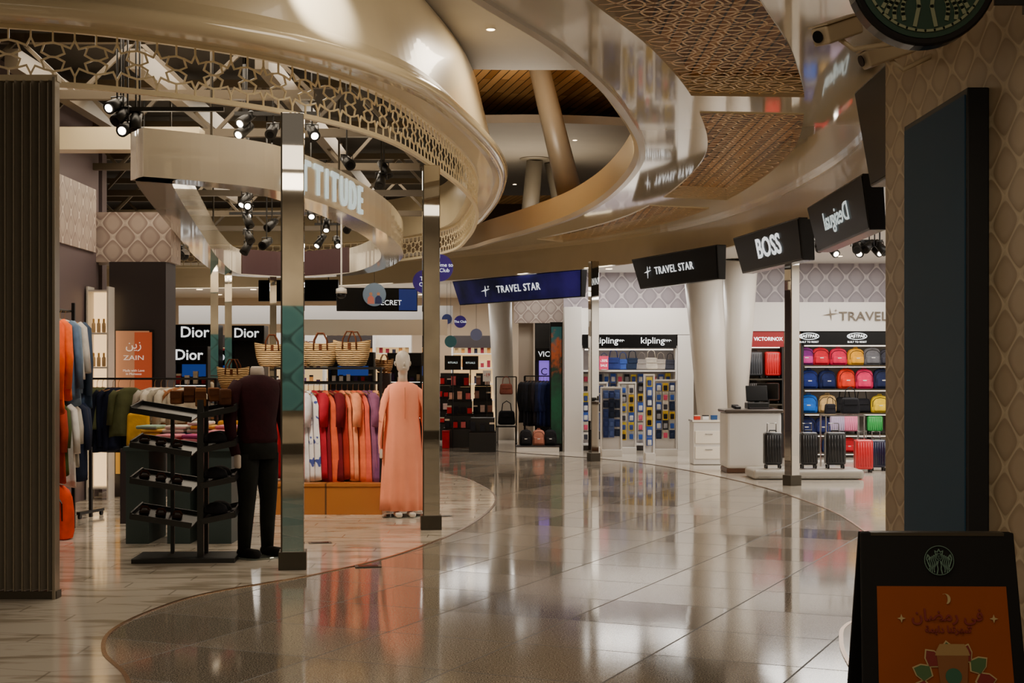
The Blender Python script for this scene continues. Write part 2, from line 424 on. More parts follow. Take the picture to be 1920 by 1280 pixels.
# wall of the concourse behind the viewpoint, seen in the mirror-clad columns
st(B('wall_rear',(-2,-4.6,2.6),(16,.2,5.2),M('rear_plaster',"#b5a994",.6,noise=.3,scale=1.2)))
st(B('wall_rear_teal_band',(-1.2,-4.45,1.75),(5.5,.08,1.9),ogee('teal_band',"#3a6a72","#16282c","#4a7c80",.8,.7,.35)))  # teal patterned band added for its reflection in the columns
st(B('baseboard_rear',(-2,-4.46,.1),(16,.06,.2),DARKM))
# ================= MIRROR COLUMNS
def mcol(px,base,top,w,label,rz=.35):
    d=H*F/(base-697); w=w/(cos(abs(rz))+sin(abs(rz)))*1.05
    t=thing('mirror_column',label,'column',(X(px,d),d,0),rz,'mirror-clad shop columns')
    hgt=top
    B('shaft',(0,0,hgt/2),(w,w,hgt),STEEL,t,bevel=.006)
    B('plinth',(0,0,.07),(w+.035,w+.035,.14),DARKM,t,bevel=.005)
    B('corner_strip',(-w/2+.006,-w/2-.003,hgt/2+.07),(.012,.006,hgt-.14),DARKM,t)
    return t
mcol(549,1066,3.46,.185,'mirror-clad square column beside maroon-shirted mannequin',.12)
mcol(808,992,3.46,.17,'mirror-clad square column beside peach kaftan mannequin',.10)
mcol(1113,864,3.36,.17,'mirror-clad square column before bag shop',.30)
mcol(1485,910,3.36,.18,'mirror-clad square column before luggage shop',.45)
for px,d in ((402,20.5),(428,22.5),(512,24)):
    t=thing('mirror_column','slim mirror-clad column inside clothing shop','column',(X(px,d),d,0),.2,'mirror-clad shop columns')
    B('shaft',(0,0,1.7),(.11,.11,3.4),STEEL,t); B('plinth',(0,0,.06),(.14,.14,.12),DARKM,t)
# ================= SIGN LOOP
AL=[(-3.02,11.65),(-2.55,12.0),(-2.04,12.66),(-1.67,14.4),(-1.43,17.3),(-1.6,20.4),(-2.4,23.2),(-3.6,24.2),(-4.7,23.5),(-4.5,20.5),(-3.9,16.5),(-3.35,13),(-3.15,11.9),(-3.02,11.65)]
ALc=catmull(AL,8)
sg=thing('hanging_sign_band','white curved hanging sign band with lit lettering','sign',(-3,12,3.1))
o=profile_sweep(ALc,[(0,3.1),(0,3.5),(-.3,3.5),(-.3,3.1)]); o=o.obj('band',WGLOSS,sg); o.location=(3,-12,-3.1)
IN=catmull([(-2.6,22.6),(-3.6,23.5),(-4.35,22.9)],10)
o=profile_sweep(IN,[(-.02,3.08),(.02,3.08),(.02,3.48),(-.02,3.48)]).obj('inner_fascia_shade',M('fascia_shade_mauve',"#4a3438",.4),sg); o.location=(3,-12,-3.1)  # shade on the band's far inner side, painted as a mauve strip
def along(C,s,start):
    L=0
    for i in range(start,len(C)-1):
        l=(C[i+1]-C[i]).length
        if L+l>=s: 
            t=(s-L)/l; p=C[i].lerp(C[i+1],t); d=(C[i+1]-C[i]).normalized(); return p,d
        L+=l
s=.10
ws={'A':.28,'T':.26,'I':.10,'U':.28,'D':.29,'E':.25}
word='ATTITUDE'
for i,ch in enumerate(word):
    if i: s+=(ws[word[i-1]]+ws[ch])/2+.075
    p,d=along(ALc,s,16); n=Vector((d.y,-d.x))
    text(ch,(p.x+n.x*.012+3,p.y+n.y*.012-12,.19),.40,ESOFT,sg,rz=math.atan2(d.y,d.x),name='letter',ext=.006,bold=.006)
for (x,y) in ((-2.6,12.3),(-1.8,14.8),(-1.75,19.5),(-4.2,20),(-3.6,15)):
    G().cyl((x+3,y-12,.4),(x+3,y-12,1.45),.012,n=6).obj('suspension_rod',DARKM,sg)
# ================= TRUSSES
for yy,x1 in ((12.6,-1.75),(14.6,-1.2),(17,-1.1),(19.5,-1.1),(22,-1.3),(24.3,-2.2)):
    x0=-4.9 if yy<17 else -11
    tr=thing('roof_truss','beige steel roof truss with diagonal braces','truss',(x0,yy,3.95),group='roof trusses')
    Ln=x1-x0; g=G(); g.box((Ln/2,0,.0),(Ln,.08,.08)); g.obj('bottom_chord',TRUSS,tr); B('top_chord',(Ln/2,0,.5),(Ln,.08,.08),TRUSS,tr)
    g=G(); n=max(3,int(Ln/.9)); st_=Ln/n
    for i in range(n):
        g.bar((i*st_,0,.0),((i+.5)*st_,0,.5),.035,.035,(0,1,0)); g.bar(((i+.5)*st_,0,.5),((i+1)*st_,0,0),.035,.035,(0,1,0))
    g.obj('brace',TRUSS,tr)
for xx in (-4.4,-3.3,-2.2):
    B('ceiling_beam',(xx,17.5,4.25),(.12,10,.18),TRUSS,label='long beige ceiling beam above clothing shop',category='beam',group='ceiling beams')
B('ceiling_beam',(-4.0,14.0,3.78),(1.9,.25,.22),BEIGE,label='thick beige beam spanning shop ceiling',category='beam')
# ================= SPOTLIGHTS
LENS=EW
def spot(x,y,z,ztop,rz,tilt,lit,grp='track spotlights',s=1.0):
    t=thing('track_spotlight','black track spotlight '+('glowing' if lit else 'switched off')+' hanging from ceiling track','spotlight',(x,y,z),rz,grp)
    G().cyl((0,0,.0),(0,0,ztop-z),.008,n=6).obj('stem',BLACK,t)
    dx=sin(tilt); dz=-cos(tilt); a=Vector((0,0,0))-Vector((0,-dx,dz))*.09*s; b=Vector((0,-dx,dz))*.12*s
    G().cyl(a,b,.042*s,.055*s,14).obj('housing',BLACK,t,smooth=True)
    G().tube([(-.06*s,0,0),(-.06*s,0,.06*s),(.06*s,0,.06*s),(.06*s,0,0)],.007,5).obj('bracket',BLACK,t)
    G().cyl(b,b*1.04,.034*s,.034*s,14).obj('lens',LENS if lit else BLACKG,t)
def track(x0,y0,x1,y1,z,top,grp='lighting tracks'):
    a=math.atan2(y1-y0,x1-x0); L=math.hypot(x1-x0,y1-y0)
    t=thing('lighting_track','thin black lighting track under shop ceiling','lighting track',((x0+x1)/2,(y0+y1)/2,z),a,grp)
    B('rail',(0,0,0),(L,.04,.035),BLACK,t)
    for e in (-.4,.4): G().cyl((L*e,0,0),(L*e,0,top-z),.006,n=6).obj('suspension_rod',BLACK,t)
track(X(205,12),12,X(420,12),12,Z(205,12),4.55)
for px,py,lit,tl in ((220,195,1,1.1),(232,215,0,.9),(240,240,1,1.2),(255,225,0,.5),(262,258,0,.6)):
    spot(X(px,12),12.0-.02*R.random(),Z(py,12),4.55,R.uniform(-.6,.6),tl,lit)
track(X(440,13.4),13.4,X(600,13.4),13.4,Z(213,13.4),4.55)
for px,py,lit in ((463,222,1),(460,243,1),(512,243,0),(585,245,1)):
    spot(X(px,13.4),13.4,Z(py,13.4),4.55,R.uniform(-.6,.6),1.0,lit)
track(X(430,19),19,X(660,19),19,Z(400,19),4.55); track(X(590,22),22,X(650,22),22,Z(420,22),4.55)
for px,py,lit,d in ((462,372,1,17),(464,383,1,17),(466,395,1,17.3),(463,410,0,17),(465,440,0,17),(465,460,0,17),(500,455,0,17),(510,420,0,18),(583,396,1,18),(612,420,1,20),(602,450,1,20),(632,452,1,20),(655,425,0,20),(715,335,0,14.8),(650,302,0,14),(270,300,1,15),(345,440,0,19),(338,470,0,19),(720,315,0,14.9)):
    spot(X(px,d),d,Z(py,d),4.55,R.uniform(-.8,.8),R.uniform(.6,1.3),lit)
for px,py,d in ((1605,462,17),(1616,466,17.2),(1630,460,17),(1640,466,17.2),(1650,462,17),(1560,468,18),(1350,488,21.5),(1340,492,22.5),(1534,460,18.4)):
    spot(X(px,d),d,Z(py,d),3.42,R.uniform(-.8,.8),R.uniform(.6,1.3),px in(1616,1350,1560,1640))
track(X(1595,17.1),17.1,X(1655,17.1),17.1,Z(452,17.1),3.42)
def downlight(x,y,z,r=.05,grp='recessed downlights'):
    t=thing('downlight','small round recessed ceiling downlight, lit','light',(x,y,z),0,grp)
    G().lathe([(r*1.3,-.008),(r*1.3,0)]).obj('trim_ring',WHITE,t); G().lathe([(r,-.012),(r,-.004)]).obj('lens',M('downlight_glow',"#ffe0b0",.5,emit=15),t)
for px,py,z in ((920,54,5.02),(1078,262,6.0),(965,345,6.0)):
    d=(z-H)*F/(697-py); downlight(X(px,d),d,z,.04)
for i in range(7):
    for j in range(2): downlight(-8.5+1.25*i,33+2.2*j,3.42,.07)
for x,y in ((4.6,23.5),(5.4,23.5),(6.3,23.5),(4.6,20),(5.8,20),(1.8,26.4),(2.6,26.4),(2.6,25),(.6,27.8)): downlight(x,y,3.42,.06)
# ================= HANGING BRAND SIGNS
def scr(name,c1,c2,e):
    m=M(name,c1,.3,spec=.2); n=NT(m); tc,(x,y,z)=n.xyz()
    no=n.n('ShaderNodeTexNoise'); no.inputs['Scale'].default_value=.9; no.inputs['Detail'].default_value=5; n.l(tc.outputs['Object'],no.inputs[0])
    c=n.ramp(no.outputs[0],[(.38,c1),(.7,c2)]); n.l(c,n.b.inputs['Base Color']); n.l(c,n.b.inputs['Emission Color']); n.b.inputs['Emission Strength'].default_value=e
    return m
SCRB=scr('screen_indigo',"#040a22","#2a2068",.55); SCRK=M('screen_black',"#050608",.35,spec=.12)
def bsign(A,Bp,z0,z1,th,face,label,inset=.13):
    ang=math.atan2(Bp[1]-A[1],Bp[0]-A[0]); L=math.hypot(Bp[0]-A[0],Bp[1]-A[1])
    t=thing('hanging_sign',label,'sign',((A[0]+Bp[0])/2,(A[1]+Bp[1])/2,z0),ang,'hanging shop signs')
    h=z1-z0; g=G()
    v=[]
    for y,yo in ((-th/2,0),(th/2,0)):
        v+=[(-L/2+inset,y+.1*(1 if y<0 else .6),0),(L/2-inset,y+.1*(1 if y<0 else .6),0),(L/2,y,h),(-L/2,y,h)]
    g.add(v,[(0,1,2,3),(4,7,6,5),(0,4,5,1),(1,5,6,2),(2,6,7,3),(3,7,4,0)]); g.obj('casing',BLACKG,t,bevel=.01)
    g=G(); e=.02; g.add([(-L/2+inset+e,-th/2+.1-.004-.1*e/h,e),(L/2-inset-e,-th/2+.1-.004-.1*e/h,e),(L/2-e*1.5,-th/2+.1*e/h-.006,h-e),(-L/2+e*1.5,-th/2+.1*e/h-.006,h-e)],[(0,1,2,3)])
    g.obj('screen',face,t)
    return t,L,h,th
def stext(sg,s,size,dx=0,dz=0,bold=.001,mat=EW2,sx=1,sp=1):
    t,L,h,th=sg; tilt=math.atan2(.1,h)
    text(s,(dx,-th/2+.05-.014-dz*.1/h*1.0,h/2+dz),size,mat,t,rx=pi/2+tilt*1.0,bold=bold,sx=sx,sp=sp)
def star(parent,x,y,z,s,mat,rz=0):
    pts=[]
    for k in range(8):
        a=pi/4*k+.12; r=(s*(1.15 if k%4==0 else 1.0)) if k%2==0 else s*.16
        pts.append((x+r*cos(a),z+r*sin(a)))
    pts2=[(x+s*.75+s*.28*(1 if k%2==0 else .2)*cos(pi/4*k),z+s*.55+s*.28*(1 if k%2==0 else .2)*sin(pi/4*k)) for k in range(8)]
    for P_,nm in ((pts,'star_emblem'),(pts2,'small_star_emblem')):
        g=G(); n=len(P_); g.add([(a,y,b) for a,b in P_]+[(a,y+.006,b) for a,b in P_],[tuple(range(n)),tuple(range(n,2*n))]+[(i,(i+1)%n,n+(i+1)%n,n+i) for i in range(n)])
        g.obj(nm,mat,parent)
s1=bsign((-1.18,29.4),(1.32,25.9),2.87,3.37,.14,SCRB,'wide indigo illuminated hanging shop sign with star emblem'); stext(s1,'TRAVEL STAR',.20,.12,sp=1.15,sx=1.05); star(s1[0],-.98,-.045,.26,.13,EW2)
s2=bsign((2.06,23.7),(3.08,20.9),2.87,3.37,.16,SCRK,'black hanging sign with white star emblem'); stext(s2,'TRAVEL STAR',.17,.0,sp=1.15,sx=1.15); star(s2[0],-.92,-.055,.26,.11,EW2)
s3=bsign((3.20,20.0),(3.58,17.3),2.87,3.38,.2,SCRK,'black hanging sign with bold white lettering'); stext(s3,'BOSS',.36,.1,bold=.008,sx=1.2)
s4=bsign((3.46,16.2),(3.40,13.4),2.85,3.37,.2,SCRK,'black hanging sign with mirrored slanted white lettering'); stext(s4,'Desigual',.27,.0,bold=.001,sx=-1.35,mat=ESOFT)
s5=bsign((2.82,11.3),(2.78,9.7),2.95,3.72,.2,SCRK,'black hanging screen seen edge-on near pillar')
# ================= PILLAR PANEL, CCTV, ROUND SIGN, A-BOARD
t=thing('wall_display_panel','tall dark teal wall-mounted display panel','display panel',(2.13,7.02,.5))
B('casing',(0,0,1.15),(.10,1.05,2.3),M('panel_casing',"#0a0c10",.6),t,bevel=.006)
B('screen',(-.053,0,1.15),(.006,1.0,2.24),M('teal_screen',"#0d3040",.75,emit=.10),t)
SG=M('siren_green',"#0a2c1e",.4,emit=.02); SCRM=M('emblem_cream',"#6a6e54",.5,emit=.02)
def siren(parent,c,r,fg,bg,face='y'):
    def arc(g,pts,w): 
        for a,b in zip(pts,pts[1:]): g.bar((c[0]+a[0]*r,c[1],c[2]+a[1]*r),(c[0]+b[0]*r,c[1],c[2]+b[1]*r),w*r,.004,(0,1,0))
    g=G()
    arc(g,[(cos(a)*.93,sin(a)*.93) for a in [2*pi*k/40 for k in range(41)]],.04)
    arc(g,[(-.22,.42),(-.26,.62),(-.1,.52),(0,.72),(.1,.52),(.26,.62),(.22,.42),(-.22,.42)],.05)
    arc(g,[(.17*cos(a),.22+.2*sin(a)) for a in [2*pi*k/20 for k in range(21)]],.04)
    arc(g,[(-.06,.16),(0,.13),(.06,.16)],.03); arc(g,[(0,.3),(-.02,.2)],.02); arc(g,[(-.1,.28),(-.04,.29)],.03); arc(g,[(.04,.29),(.1,.28)],.03)
    for sgn in (-1,1):
        for k in range(4):
            o=.22+.115*k
            ys=[.38-.06*k-.075*j for j in range(16)]
            P_=[(sgn*(o+.045*sin(9*y+k*.6)+(.22*(-y-.15) if y<-.15 else 0)),y) for y in ys]
            P_=[p for p in P_ if p[0]**2+p[1]**2<.80]
            arc(g,P_,.06)
        arc(g,[(sgn*.62,-.42),(sgn*.74,-.1),(sgn*.80,.12),(sgn*.72,.36),(sgn*.62,.22),(sgn*.66,.05)],.07)
        arc(g,[(sgn*.08,-.05),(sgn*.13,-.3),(sgn*.10,-.55),(sgn*.16,-.84)],.06)
    return g.obj('siren_emblem',fg,parent)
rs=thing('round_hanging_sign','round dark green coffee shop sign on black bracket','sign',(X(1727,5.8),5.8,Z(-47,5.8)),.0)
G().cyl((0,-.05,0),(0,.05,0),.30,n=48).obj('casing',BLACKG,rs,smooth=False,bevel=.01)
G().cyl((0,-.056,0),(0,-.05,0),.27,n=48).obj('face',SG,rs)
siren(rs,(0,-.06,0),.26,SCRM,SG)
B('bracket_arm',(.375,.0,-.11),(.15,.02,.025),BLACK,rs); B('mounting_plate',(.44,0,.0),(.02,.1,.3),BLACK,rs)
def cctv(loc,rz,grp='security cameras'):
    t=thing('security_camera','beige box security camera on wall arm','camera',loc,0,grp)
    CM=M('camera_shell',"#c9b596",.4)
    G().rbox((0,0,0),(.10,.28,.09),.012).obj('housing',CM,t,rot=(.35,0,rz))
    B('sun_shield',(0,-.0,.055),(.12,.32,.008),CM,t,rot=(.35,0,rz))
    G().cyl((sin(rz)*.145,-cos(rz)*.145,-.05),(sin(rz)*.15,-cos(rz)*.15,-.052),.03,n=16).obj('lens',BLACKG,t)
    G().tube([(0,0,-.03),(.08,0,-.09),(2.18-loc[0],0,-.02)],.014,8).obj('arm',CM,t,smooth=True)
cctv((X(1570,7.0),7.0,Z(58,7)),-.9); cctv((X(1665,7.4),7.4,Z(98,7.4)),-1.4)
ab=thing('a_frame_board','black pavement A-frame board with orange drinks poster','sign board',(X(1757,5.35),5.35,0),-.03)
W=.62
def tilted(g,x0,x1,z0,z1,y=0,th=.02,lean=.2,top=.895):
    f=lambda z: -(top-z)*lean
    w=lambda z: 1-.08*(z/top)
    v=[]
    for dy in (y,y+th):
        v+=[(x0*w(z0),f(z0)+dy,z0),(x1*w(z0),f(z0)+dy,z0),(x1*w(z1),f(z1)+dy,z1),(x0*w(z1),f(z1)+dy,z1)]
    return g.add(v,[(0,1,2,3),(4,7,6,5),(0,4,5,1),(1,5,6,2),(2,6,7,3),(3,7,4,0)])
ABK=M('board_black',"#0b0a0a",.6,spec=.2)
tilted(G(),-W/2,W/2,.0,.895).obj('front_board',ABK,ab,bevel=.004)
b=tilted(G(),-W/2,W/2,.0,.895).obj('back_board',ABK,ab,bevel=.004); b.scale=(1,-1,1); b.location=(0,.05,0)
B('hinge_bar',(0,.025,.89),(W*.8,.06,.012),DARKM,ab)
ORG=M('poster_orange',"#7c3c12",.6,noise=.1,scale=3,spec=.2)
tilted(G(),-.25,.26,.06,.70,-.004,.003).obj('poster',ORG,ab)
lean=math.atan(.2)
def onboard(o,x,z,dy=.009):
    o.location=(x,-(.895-z)*.2-dy,z); o.rotation_euler=(-lean,0,0)
onboard(siren(ab,(0,0,0),.058,M('emblem_green',"#50685a",.5,emit=.02),BLACK),.0,.795)
DR=M('poster_red',"#640e06",.5); CRM=M('poster_cream',"#98845a",.5); GRP=M('poster_green',"#36502a",.5)
def bt(s,x,z,size,mat):
    text(s,(x,-(.895-z)*.2-.008,z),size,mat,ab,rx=pi/2-lean,ext=.001,bold=.001)
bt('\ufee5\ufe8e\ufec0\ufee3\ufead \ufef2\ufed3',.02,.595,.062,DR)
bt('\ufe94\ufee4\ufef3\ufe8d\ufea9 \ufe8e\ufee8\ufe97\ufeae\ufeec\ufeb3',.02,.545,.034,DR)
g=G(); N=14; v=[];f=[]
for k in range(N+1):
    a=-pi/2+pi*k/N; v.append((.02*cos(a+.5),0,.02*sin(a+.5))); v.append((.02*cos(a+.5)*.55-.002,0,.02*sin(a+.5)*.96))
for k in range(N): f.append((2*k,2*k+2,2*k+3,2*k+1))
o=g.add(v,f).obj('crescent_moon',CRM,ab); onboard(o,.015,.655)
def flatpoly(pts,mat,name,x,z,dy=.009):
    o=G().add([(a,0,b) for a,b in pts]+[(a,-.001,b) for a,b in pts],[tuple(range(len(pts))),tuple(range(len(pts),2*len(pts)))]).obj(name,mat,ab); onboard(o,x,z,dy)
for sx in (-.15,.19):
    flatpoly([(.016*(1 if k%2==0 else .35)*cos(pi/4*k),.016*(1 if k%2==0 else .35)*sin(pi/4*k)) for k in range(8)],CRM,'small_star',sx,.585)
for k in range(12):
    a=2*pi*k/12+.13; c_,s_=cos(a),sin(a)
    for m_,sc_,dy in ((CRM,1.18,.007),((DR,GRP)[k%2],1.0,.0095)):
        flatpoly([(c_*(.12+(u-.12)*sc_)-s_*w*sc_,s_*(.12+(u-.12)*sc_)+c_*w*sc_) for u,w in ((.085,0),(.105,.028),(.135,.02),(.155,0),(.135,-.02),(.105,-.028))],m_,'poster_petal',.03,.35,dy)
CUP=M('poster_cup',"#6c401c",.4)
flatpoly([(-.042,-.12),(.042,-.12),(.058,.07),(-.058,.07)],CUP,'poster_cup',.03,.385,.012)
flatpoly([(-.064,.07),(.064,.07),(.058,.09),(.045,.112),(-.045,.112),(-.058,.09)],M('cup_lid',"#84683e",.4),'poster_cup_lid',.03,.385,.0125)
flatpoly([(.03*cos(2*pi*k/20),.03*sin(2*pi*k/20)) for k in range(20)],M('cup_green',"#1c4a34",.5),'cup_badge',.03,.38,.014)
# ================= SHUTTER
sh=thing('folding_shutter','folded grey metal security shutter beside shop entrance','shutter',(-3.32,9.4,0))
g=G(); pts=[]
n=22
for k in range(n+1): pts.append((-.32+.62*k/n,(-.05 if k%2 else .05)))
BRZ=M('grey_shutter',"#a39a8c",.35,.3)
g.prism(pts+[(x,y+.02) for x,y in pts[::-1]],.06,3.42); g.obj('folded_panel',BRZ,sh)
for k in range(11): B('slat_edge',(-.32+.62*(2*k+1)/n,-.055,1.73),(.009,.012,3.34),M('slat_metal',"#8c8272",.3,.5),sh)
B('base_track',(0,.02,.03),(.64,.10,.05),DARKM,sh); B('end_post',(.305,.0,1.72),(.02,.10,3.44),M('slat_metal',"#8c8272",.35,.4),sh,bevel=.003)
B('top_track',(0,.02,3.44),(.64,.08,.04),BEIGE,sh)
# ================= GARMENTS
FAB={}
def fab(h):
    if h not in FAB: FAB[h]=M('fabric_'+h.strip('#'),h,.85,noise=.25,scale=9,bump=.15,bscale=25,spec=.25)
    return FAB[h]
HANG=M('hanger_wood',"#9b7448",.4)
def garment(loc,rz,col,L=.7,W=.42,T=.05,sleeve=.5,name='hanging_shirt',label='shirt hanging on rail',grp=None,flare=.15,fold=.3,cat='clothing'):
    t=thing(name,label,cat,loc,rz,grp)
    g=G(); N=28; rings=[]; ph=R.uniform(0,6); K=12
    for i in range(K+1):
        s=i/K
        hw=.055+(W/2-.055)*min(1,s/.13)**.7 if s<.13 else W/2*(1-.06*sin(pi*min(1,(s-.13)*2.5))+flare*s)
        th=min(T,.02)+(T-min(T,.02))*min(1,s*3)
        z=-.075-s*L
        rings.append([(hw*cos(a)*(1+.04*fold*sin(4*a+ph)*s),th*sin(a)*(1+fold*sin(6*a+ph)*s*1.2)+fold*.06*s*sin(3.2*cos(a)*2+ph*(.2 if name=='hanging_tunic' else 1)),z+ (.012*sin(3*a+ph) if i==K else 0)) for a in [2*pi*k/N for k in range(N)]])
    g.loft(rings)
    if sleeve:
        for sg_ in (-1,1):
            x=sg_*W/2; q=R.uniform(-.03,.03)
            g.tube([(x*.80,0,-.115),(x*1.0,0,-.16),(x*1.1,.005+q,-.16-sleeve*.5),(x*1.12+q,-.01,-.16-sleeve)],.05,10,radii=[.05,.06,.055,.05],sy=.6)
    g.obj('fabric',fab(col) if isinstance(col,str) else col,t,smooth=True)
    g=G(); g.tube([(0,0,-.09),(0,0,-.02),(.012,0,.004),(.004,0,.016),(-.012,0,.008)],.003,5)
    g.tube([(-W*.4,0,-.115),(0,0,-.075),(W*.4,0,-.115)],.008,5); g.obj('hanger',HANG,t)
    return t
def rail(name,label,a,b,z,z0=0,legs=True,grp=None,wheels=False):
    L=math.hypot(b[0]-a[0],b[1]-a[1]); ang=math.atan2(b[1]-a[1],b[0]-a[0])
    t=thing(name,label,'clothes rack',((a[0]+b[0])/2,(a[1]+b[1])/2,z0),ang,grp)
    h=z-z0
    G().cyl((-L/2,0,h),(L/2,0,h),.012,n=10).obj('rail',BLACK,t)
    if legs:
        for sx in (-1,1):
            G().box((sx*L/2,0,h/2),(.03,.03,h)).obj('upright',BLACK,t)
            B('foot',(sx*L/2,0,.06),(.04,.5,.03),BLACK,t)
            for sy in (-1,1): G().cyl((sx*L/2-.012,sy*.22,.025),(sx*L/2+.012,sy*.22,.025),.025,n=12).obj('wheel',BLACK,t)
    return t
t=thing('wall_clothes_rack','black two-tier wall rack crowded with jackets','clothes rack',(-4.94,12.9,0))
for z in (2.08,1.32):
    G().cyl((.72,-.8,z),(.72,.72,z),.012,n=8).obj('rail',BLACK,t)
    for y in (-.8,.72): G().cyl((.0,y,z),(.74,y,z),.012,n=8).obj('arm',BLACK,t)
for y in (-.8,.72): B('upright',(.74,y,1.08),(.03,.03,2.16),BLACK,t)
ORF="#f0560f"
for yy,c,L,W_,rz in ((12.25,"#1c1e24",.5,.34,.3),(12.42,"#26282e",.55,.40,-.2),(12.58,ORF,.86,.50,-.3),(12.70,"#f46418",.74,.52,-.1),(12.84,"#2c3440",.6,.42,-.3),(12.97,"#5c7088",.74,.46,.05),(13.12,"#74889c",.80,.45,-.25),(13.28,"#d0c8bc",.55,.42,.1),(13.42,"#3a4a60",.84,.44,-.1)):
    garment((-4.22,yy,2.065),rz,c,L=L,W=W_,sleeve=L*.75,name='hanging_jacket',label='bright orange jacket on wall rail' if c in(ORF,'#f46418') else 'dark or denim casual jacket hanging on wall rail',grp='jackets on upper wall rail',fold=.6)
for yy,c,L,W_,rz in ((12.3,"#23251e",.35,.36,.3),(12.5,"#3c4a24",.5,.38,-.3),(12.68,"#b03a1e",.72,.44,-.1),(12.84,"#4c5a2c",.66,.42,-.25),(12.98,"#e8e2d8",.78,.42,.1),(13.12,"#c9c2b4",.6,.44,-.2),(13.27,"#1a2238",.74,.44,.05),(13.42,"#202a44",.7,.44,-.2)):
    garment((-4.22,yy,1.305),rz,c,L=L,W=W_,sleeve=L*.5,label='casual shirt hanging on lower wall rail',grp='shirts on lower wall rail',fold=.6)
a=(X(170,14.7),14.7); b=(X(405,14.4),14.4)
rail('rolling_clothes_rack','black rolling clothes rack with olive and navy shirts',a,b,1.43)
for px,c,L in ((182,"#4d5236",.42),(192,"#5a5f40",.44),(212,"#10162a",.66),(222,"#151c34",.64),(244,"#565a3a",.5),(290,"#b9b2a6",.36),(302,"#e0d8ca",.36),(314,"#a9a294",.34),(326,"#d0c8b8",.36),(338,"#a06a44",.36),(352,"#c8bca8",.36)):
    f=(px-170)/235; garment((X(px,14.7-.3*f),14.7-.3*f,1.415),(.3 if 200<px<230 else .6)+R.uniform(-.2,.2),c,L=L,W=.36,sleeve=.3 if L<.55 else .52,label='navy jacket on rolling rack' if L>.6 else 'olive or cream shirt on rolling rack',grp='shirts on rolling rack',fold=.5)
def backpack(loc,col,s=1,rz=0,label='backpack on shelf',grp=None,pk=None,name='backpack',hs=1):
    t=thing(name,label,'backpack',loc,rz,grp)
    w,d,h=.31*s,.16*s,.38*s*hs; g=G(); rings=[]
    prof=[(0,.80,.7),(.03,.95,.95),(.15,1,1.1),(.5,1,1.05),(.75,.93,.9),(.88,.8,.72),(.96,.55,.45),(1,.2,.15)]
    for z,a,bb in prof:
        ring=[]
        for k in range(24):
            u=2*pi*k/24; c_,s_=cos(u),sin(u)
            ring.append((w/2*a*math.copysign(abs(c_)**.5,c_),d/2*bb*math.copysign(abs(s_)**.6,s_),z*h))
        rings.append(ring)
    g.loft(rings).obj('body',fab(col),t,smooth=True)
    G().rbox((0,-d*.58,h*.3),(w*.74,d*.3,h*.42),.025*s).obj('pocket',fab(pk or col),t,smooth=True)
    G().tube([(-.035*s,0,h*.97),(-.03*s,0,h*1.06),(.03*s,0,h*1.06),(.035*s,0,h*.97)],.007*s,6).obj('handle',fab(pk or col),t)
    G().tube([(-w*.44,-d*.5,h*.35),(-w*.42,-d*.47,h*.66),(-w*.25,-d*.4,h*.82),(0,-d*.38,h*.87),(w*.25,-d*.4,h*.82),(w*.42,-d*.47,h*.66),(w*.44,-d*.5,h*.35)],.005*s,5).obj('zip',BLACK,t)
    B('logo_patch',(0,-d*.735,h*.42),(w*.2,.004,h*.05),WHITE if col!="#c8c4bc" else BLACK,t)
    return t
backpack((-4.12,12.75,.003),"#f04a14",1.25,rz=-.3,label='bright orange backpack standing under wall rack',hs=1.05); backpack((-4.25,13.15,.003),"#16161a",1.1,rz=.2,label='black backpack standing under wall rack')
# ================= CHARCOAL BOX + POSTER + LIT SHELF
st(B('wall_pier',(-4.49,17.3,1.41),(.68,.5,2.82),DBOX,bevel=.004))
ps=thing('lightbox_poster','orange and peach lit advertising poster on charcoal pier','poster',(X(251,17),17.02,Z(888,17)))
pw=68*17/F; phh=(888-620)*17/F
B('frame',(0,-.0,phh/2),(pw+.03,.03,phh+.03),BLACK,ps)
B('poster_peach',(-pw*.04,-.018,phh/2),(pw*.92,.004,phh),M('poster_peach',"#c08a68",.5,emit=.22),ps)
g=G(); g.prism([(pw*.02,-.026),(pw*.5,-.026),(pw*.5,-.022),(pw*.02,-.022)],phh*.45,phh*.99); g.obj('poster_orange_shape',M('poster_hot',"#b8502c",.5,emit=.28),ps)
g=G(); g.prism([(-pw*.5,-.026),(pw*.5,-.026),(pw*.5,-.022),(-pw*.5,-.022)],0,phh*.3); g.obj('poster_gold_shape',M('poster_gold',"#b88a30",.5,emit=.25),ps)
PALE=M('letter_pale',"#e8dcd0",.5,emit=.5)
text('\ufee6\ufef3\ufeaf',(-.0,-.03,phh*.90),.14,PALE,ps,ext=.001); text('ZAIN',(0,-.03,phh*.81),.08,PALE,ps,ext=.001,sx=1.35); text('Made with Love\nin Morocco',(0,-.03,phh*.71),.04,PALE,ps,ext=.001)
ls=thing('lit_wall_shelf','narrow illuminated cream display niche with shelves','shelf',(X(186,16.7),16.75,0))
B('back',(0,.12,1.3),(.24,.02,2.3),M('niche_glow',"#ffd9a0",.5,emit=1.3),ls)
for x in (-.12,.12): B('side',(x,0,1.25),(.02,.26,2.5),WHITE,ls)
for z in (.14,.75,1.15,1.55,1.95,2.45): B('shelf',(0,0,z),(.22,.24,.02),WHITE,ls)
for z in (.76,1.16,1.56,1.96):
    for k in (-1,0,1):
        t=thing('perfume_bottle','small cream bottle on lit shelf','bottle',(X(186,16.7)+k*.06,16.68,z+.003),0,'bottles in lit niche')
        G().lathe([(.02,0),(.022,.02),(.022,.1),(.01,.12)],n=12).obj('body',M('bottle_cream',"#d9b98a",.3),t,smooth=True); G().lathe([(.012,.12),(.012,.16)],n=10).obj('cap',GOLD,t)
